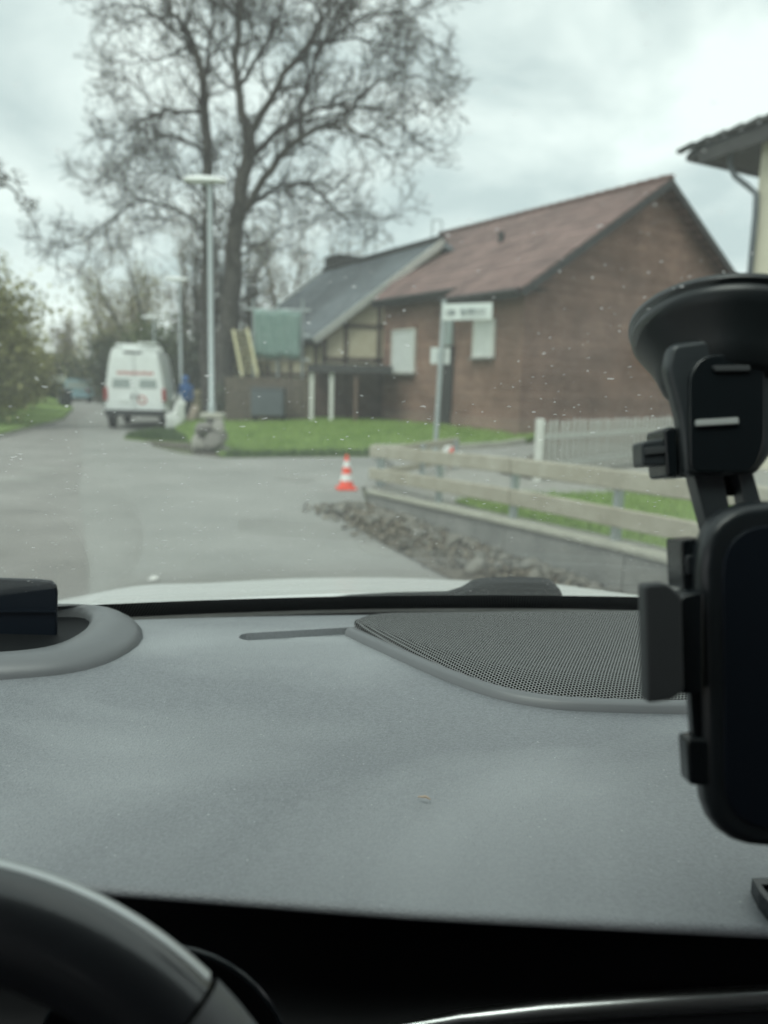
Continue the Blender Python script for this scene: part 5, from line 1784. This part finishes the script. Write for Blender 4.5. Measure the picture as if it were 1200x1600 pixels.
for sx in (-1, 1):
    MB().box(cw(RC + sx * 0.36, -0.48, 0.8), (0.5, 0.16, 0.8), Matrix.Rotation(CYAW, 3, 'Z')).build('front_seat', 'cloth', car, bevel=0.05)
MB().prism([cw(RC - 0.75, 2.35, 0.35), cw(RC + 0.75, 2.35, 0.35), cw(RC + 0.72, 2.3, 0.78), cw(RC - 0.72, 2.3, 0.78)], CF * 0.12).build('front_bumper', 'carpaint', car, bevel=0.04)

MB().prism([cw(RC - 0.72, -1.55, 0.9), cw(RC + 0.72, -1.55, 0.9), cw(RC + 0.62, -1.85, 1.6), cw(RC - 0.62, -1.85, 1.6)], CF * -0.03).build('tailgate_blocker', 'cloth', car)  # opaque closure, unseen, added to keep light from behind off the wheel
for sx in (-1, 1):
    MB().prism([cw(RC + sx * 0.76, -0.62, 1.0), cw(RC + sx * 0.76, -1.6, 1.0), cw(RC + sx * 0.64, -1.85, 1.62), cw(RC + sx * 0.64, -0.72, 1.68)], CR * 0.02 * sx).build('rear_side_blocker', 'cloth', car)  # unseen opaque panels over the rear side windows, added to shut out light
# wiper: hinge cover, arm and blade
wy_ = 1.04
cov = [(700, 936), (722, 927), (742, 915), (757, 911.5), (800, 909.5), (850, 910.5), (866, 913), (875, 921), (881, 934), (878, 940), (700, 944)]
wc = MB().prism([at_y(x, y, wy_) for x, y in cov], (0, 0.035, 0)).build('wiper_cover', 'wiper', car, bevel=0.004)
MB().prism([at_y(x, y, wy_ - 0.0015) for x, y in [(851, 912), (853, 912), (857, 939), (855, 939)]], (0, 0.002, 0)).build('cover_seam', 'dash_black', wc)
MB().prism([at_y(x, y, wy_ + 0.01) for x, y in [(470, 938), (540, 934), (622, 930), (700, 928.5), (730, 919), (745, 912), (742, 946), (472, 948)]], (0, 0.02, 0)).build('wiper_arm', 'wiper', car, bevel=0.003)
MB().tube([at_y(250, 949, 0.99), at_y(400, 943, 1.01), at_y(520, 938.5, 1.035), at_y(640, 936, 1.05)], 0.0045, 6).build('wiper_blade', 'wiper', car, smooth=True)

# steering wheel
SWC = Vector((-0.185, 0.195, 1.098)); TI = rad(22)
su = CF * math.sin(TI) + up_ * math.cos(TI)
swn = CR.cross(su)     # wheel axis
sw = MB()


def rim_ring(a0, a1, n, R_, tr, squash=0.85, m_='leather', name='wheel_rim', parent=None):
    rws_ = []
    for i in range(n + 1):
        a = a0 + (a1 - a0) * i / n
        rad_d = CR * math.sin(a) + su * math.cos(a)
        c_ = SWC + rad_d * R_
        rws_.append([c_ + rad_d * (tr * math.cos(b)) + swn * (tr * squash * math.sin(b)) for b in [k * 2 * math.pi / 20 for k in range(20)]])
    mb_ = MB().grid(rws_, close=True)
    return mb_.build(name, m_, parent, smooth=True, angle=80)


TRr = 0.0195
swheel = rim_ring(rad(-312), rad(44), 110, 0.19 - TRr, TRr, parent=car, name='steering_wheel')
rim_ring(rad(44.6), rad(74), 14, 0.19 - TRr, TRr * 1.06, m_='spoke', name='rim_insert', parent=swheel)
rws_ = []
for i in range(81):
    a = rad(-60) + (rad(43.5) - rad(-60)) * i / 80
    rad_d = CR * math.sin(a) + su * math.cos(a)
    c_ = SWC + rad_d * (0.19 - TRr)
    rws_.append([c_ + rad_d * (TRr * k * math.cos(rad(b))) + swn * (TRr * k * 0.85 * math.sin(rad(b))) for b, k in ((-30, 0.98), (-27, 1.04), (-16, 1.05), (-4, 1.05), (8, 1.04), (11, 0.98))])
MB().grid(rws_).build('rim_highlight', 'satin', swheel, smooth=True, angle=80)  # satin strip added along the rim to give its bright highlight
for a in (rad(90), rad(-90), rad(180)):
    rd = CR * math.sin(a) + su * math.cos(a)
    MB().beam(SWC + rd * 0.05 - swn * 0.012, SWC + rd * 0.168, 0.035, 0.016, swn).build('spoke', 'spoke', swheel, bevel=0.004)
MB().lathe([(0.10, -0.03), (0.122, -0.02), (0.125, -0.012), (0.10, 0.0), (0.05, 0.012)], SWC - swn * 0.012, swn, 36).build('horn_pad', 'dash_black', swheel, smooth=True)
MB().tube([SWC - swn * 0.02, SWC - swn * 0.22], 0.035, 14).build('steering_column', 'dash_black', car)
# instrument hood ring behind the wheel
ic = at_y(255, 1698, 0.335)
iring = []
for i in range(49):
    a = i * 2 * math.pi / 48
    iring.append(at_y(255 + 205 * math.cos(a), 1692 + 212 * math.sin(a), 0.335))
MB().tube(iring, 0.0016, 8, caps=False).build('instrument_ring', 'gloss_black', dash, smooth=True)
ic = sum(iring[:48], Vector()) / 48
rows = [iring, [ic + (p - ic) * 0.86 + (ic - CAM).normalized() * 0.05 for p in iring]]
MB().grid(rows).build('instrument_tube', 'dash_black', dash, smooth=True)

# ------------------------------------------------------------------ phone mount
# cup sits on the glass where the photo's cup centre falls
gp = None
best = 1e9
for k in range(400):
    z = 1.2 + 0.5 * k / 400
    for i in range(0, 1):
        lo, hi = -0.5, 0.9
        for _ in range(30):
            mid = (lo + hi) / 2
            q = glass_pt(mid, z)
            v = RM.transposed() @ (q - CAM)
            px = 600 + FPX * v.x / -v.z
            if px < 1140: lo = mid
            else: hi = mid
        py = 800 - FPX * v.y / -v.z
        if abs(py - 512) < best:
            best, gp = abs(py - 512), q
v = RM.transposed() @ (gp - CAM)
MD = -v.z
pxm = MD / FPX
gr = (gp.x * CR.x + gp.y * CR.y)
t1 = glass_pt(gr + 0.01, gp.z) - glass_pt(gr - 0.01, gp.z)
t2 = glass_pt(gr, gp.z + 0.01) - glass_pt(gr, gp.z - 0.01)
cnm = t1.cross(t2).normalized()
if cnm.y > 0: cnm = -cnm
Rc = 0.0502 * MD / 0.40
cnm = Vector((-0.154, -0.417, -0.896))
print('MOUNT depth', MD, 'cup radius', Rc, 'normal', cnm)
mnt = thing('phone_mount', 'black phone mount stuck to the windshield by a suction cup, at right', 'phone mount', gp)
go = gp + cnm * 0.0005
MB().lathe([(Rc * 0.99, 0.0), (Rc, Rc * 0.012), (Rc, Rc * 0.05), (Rc * 0.965, Rc * 0.075), (Rc * 0.955, Rc * 0.085), (Rc * 0.965, Rc * 0.10), (Rc * 0.96, Rc * 0.17),
            (Rc * 0.90, Rc * 0.25), (Rc * 0.80, Rc * 0.37), (Rc * 0.70, Rc * 0.52), (Rc * 0.62, Rc * 0.68), (Rc * 0.52, Rc * 0.74)], go, cnm, 72).build('suction_cup', 'rubber', mnt, smooth=True, angle=50)
Dm = MD - 0.035


def px_prism(pts, d, th, name, m_, parent, bevel=0.003, rnd=0, tilt=0.0, d2=None):
    """solid with the outline of pts on a plane facing the interior, at depth d, thickness th going forward"""
    if rnd:
        n_ = len(pts)
        o_ = []
        for i in range(n_):
            a, b, c_ = pts[i - 1], pts[i], pts[(i + 1) % n_]
            la = math.hypot(a[0] - b[0], a[1] - b[1]); lc = math.hypot(c_[0] - b[0], c_[1] - b[1])
            r_ = min(rnd, la * 0.45, lc * 0.45)
            p_ = (b[0] + (a[0] - b[0]) * r_ / la, b[1] + (a[1] - b[1]) * r_ / la)
            q_ = (b[0] + (c_[0] - b[0]) * r_ / lc, b[1] + (c_[1] - b[1]) * r_ / lc)
            for k in range(7):
                f = k / 6
                o_.append(((1 - f) ** 2 * p_[0] + 2 * f * (1 - f) * b[0] + f * f * q_[0], (1 - f) ** 2 * p_[1] + 2 * f * (1 - f) * b[1] + f * f * q_[1]))
        pts = o_
    vs = [at_d(x, y, d + tilt * (y - 700)) for x, y in pts]
    return MB().prism(vs, RM @ Vector((0, 0, -th))).build(name, m_, parent, bevel=bevel)


hs = px_prism([(1042, 575), (1050, 536), (1140, 524), (1245, 534), (1252, 580), (1222, 690), (1184, 742), (1072, 744), (1062, 650)], Dm, 0.012, 'lever_housing', 'housing', mnt, 0.004, 12)
px_prism([(1078, 585), (1092, 562), (1112, 553), (1185, 553), (1196, 580), (1196, 690), (1186, 722), (1172, 738), (1078, 738)], Dm - 0.0035, 0.004, 'lever', 'gloss_black', hs, 0.0012, 16)
px_prism([(1114, 571), (1172, 570), (1174, 579), (1118, 580)], Dm - 0.0055, 0.004, 'lever_highlight_upper', 'jaw', hs, 0.001, 3)  # paler strip, the lever's upper highlight set in colour
px_prism([(1088, 656), (1154, 652), (1155, 662), (1089, 666)], Dm - 0.0055, 0.004, 'lever_highlight_lower', 'mount_pale', hs, 0.0008, 2)  # pale strip painted as the highlight across the lever
# clamp knob on the left
px_prism([(1037, 668), (1058, 666), (1062, 746), (1042, 746)], Dm + 0.004, 0.028, 'knob_collar', 'gloss_black', mnt, 0.003, 8)
px_prism([(1002, 690), (1046, 684), (1047, 727), (1004, 728)], Dm + 0.006, 0.016, 'knob', 'housing', mnt, 0.003, 6)
px_prism([(1008, 700), (1040, 697), (1040, 708), (1009, 711)], Dm + 0.0045, 0.004, 'knob_ridge', 'jaw', mnt, 0.001, 2)
px_prism([(1062, 690), (1094, 700), (1090, 745), (1062, 745)], Dm + 0.006, 0.03, 'hinge', 'mount', mnt, 0.002, 6)
# two struts down to the cradle
Dh = Dm - 0.045
px_prism([(1082, 735), (1128, 733), (1142, 800), (1150, 850), (1112, 850)], Dm + 0.004, 0.012, 'strut', 'housing', mnt, 0.002, 4)
px_prism([(1152, 730), (1174, 726), (1192, 790), (1196, 840), (1176, 840)], Dm + 0.002, 0.012, 'strut', 'housing', mnt, 0.003, 4)
px_prism([(1118, 700), (1150, 700), (1152, 775), (1122, 775)], Dm + 0.012, 0.02, 'strut_web', 'gloss_black', mnt, 0.002, 4)
# cradle plate with raised rim
cpl = [(1098, 800), (1120, 787), (1200, 783), (1420, 783), (1420, 1326), (1200, 1322), (1102, 1270), (1098, 1100)]
cpl = [(1094, 785), (1425, 778), (1425, 1330), (1103, 1330)]
px_prism(cpl, Dh, 0.016, 'cradle', 'mount', mnt, 0.006, 105)
px_prism([(1128, 822), (1400, 815), (1400, 1296), (1134, 1296)], Dh - 0.0012, 0.004, 'cradle_pad', 'hud', mnt, 0.001, 80)
px_prism([(1064, 843), (1104, 840), (1104, 922), (1068, 922)], Dh + 0.012, 0.02, 'joint_cover', 'gloss_black', mnt, 0.003, 6)
px_prism([(1072, 868), (1100, 866), (1100, 900), (1074, 900)], Dh + 0.010, 0.01, 'joint_knob', 'mount', mnt, 0.003, 6)
# side jaw: arm and pad reaching towards us
px_prism([(1062, 958), (1130, 958), (1130, 1052), (1062, 1052)], Dh + 0.004, 0.008, 'jaw_arm', 'gloss_black', mnt, 0.0015, 4)
px_prism([(1062, 935), (1088, 925), (1100, 925), (1100, 1085), (1062, 1085)], Dh - 0.006, 0.018, 'jaw_block', 'gloss_black', mnt, 0.003, 6)
jv = [(1007, 914), (1042, 911), (1066, 930), (1070, 1080), (1052, 1094), (1012, 1100)]
px_prism(jv, Dh - 0.014, 0.010, 'jaw_pad', 'jaw', mnt, 0.003, 8)
px_prism([(1073, 1154), (1112, 1154), (1112, 1229), (1078, 1229)], Dh + 0.001, 0.012, 'foot_clip', 'gloss_black', mnt, 0.003, 10)
px_prism([(1075, 1040), (1112, 1040), (1112, 1100), (1098, 1112), (1098, 1160), (1084, 1160)], Dh + 0.004, 0.006, 'side_rail', 'gloss_black', mnt, 0.002, 4)
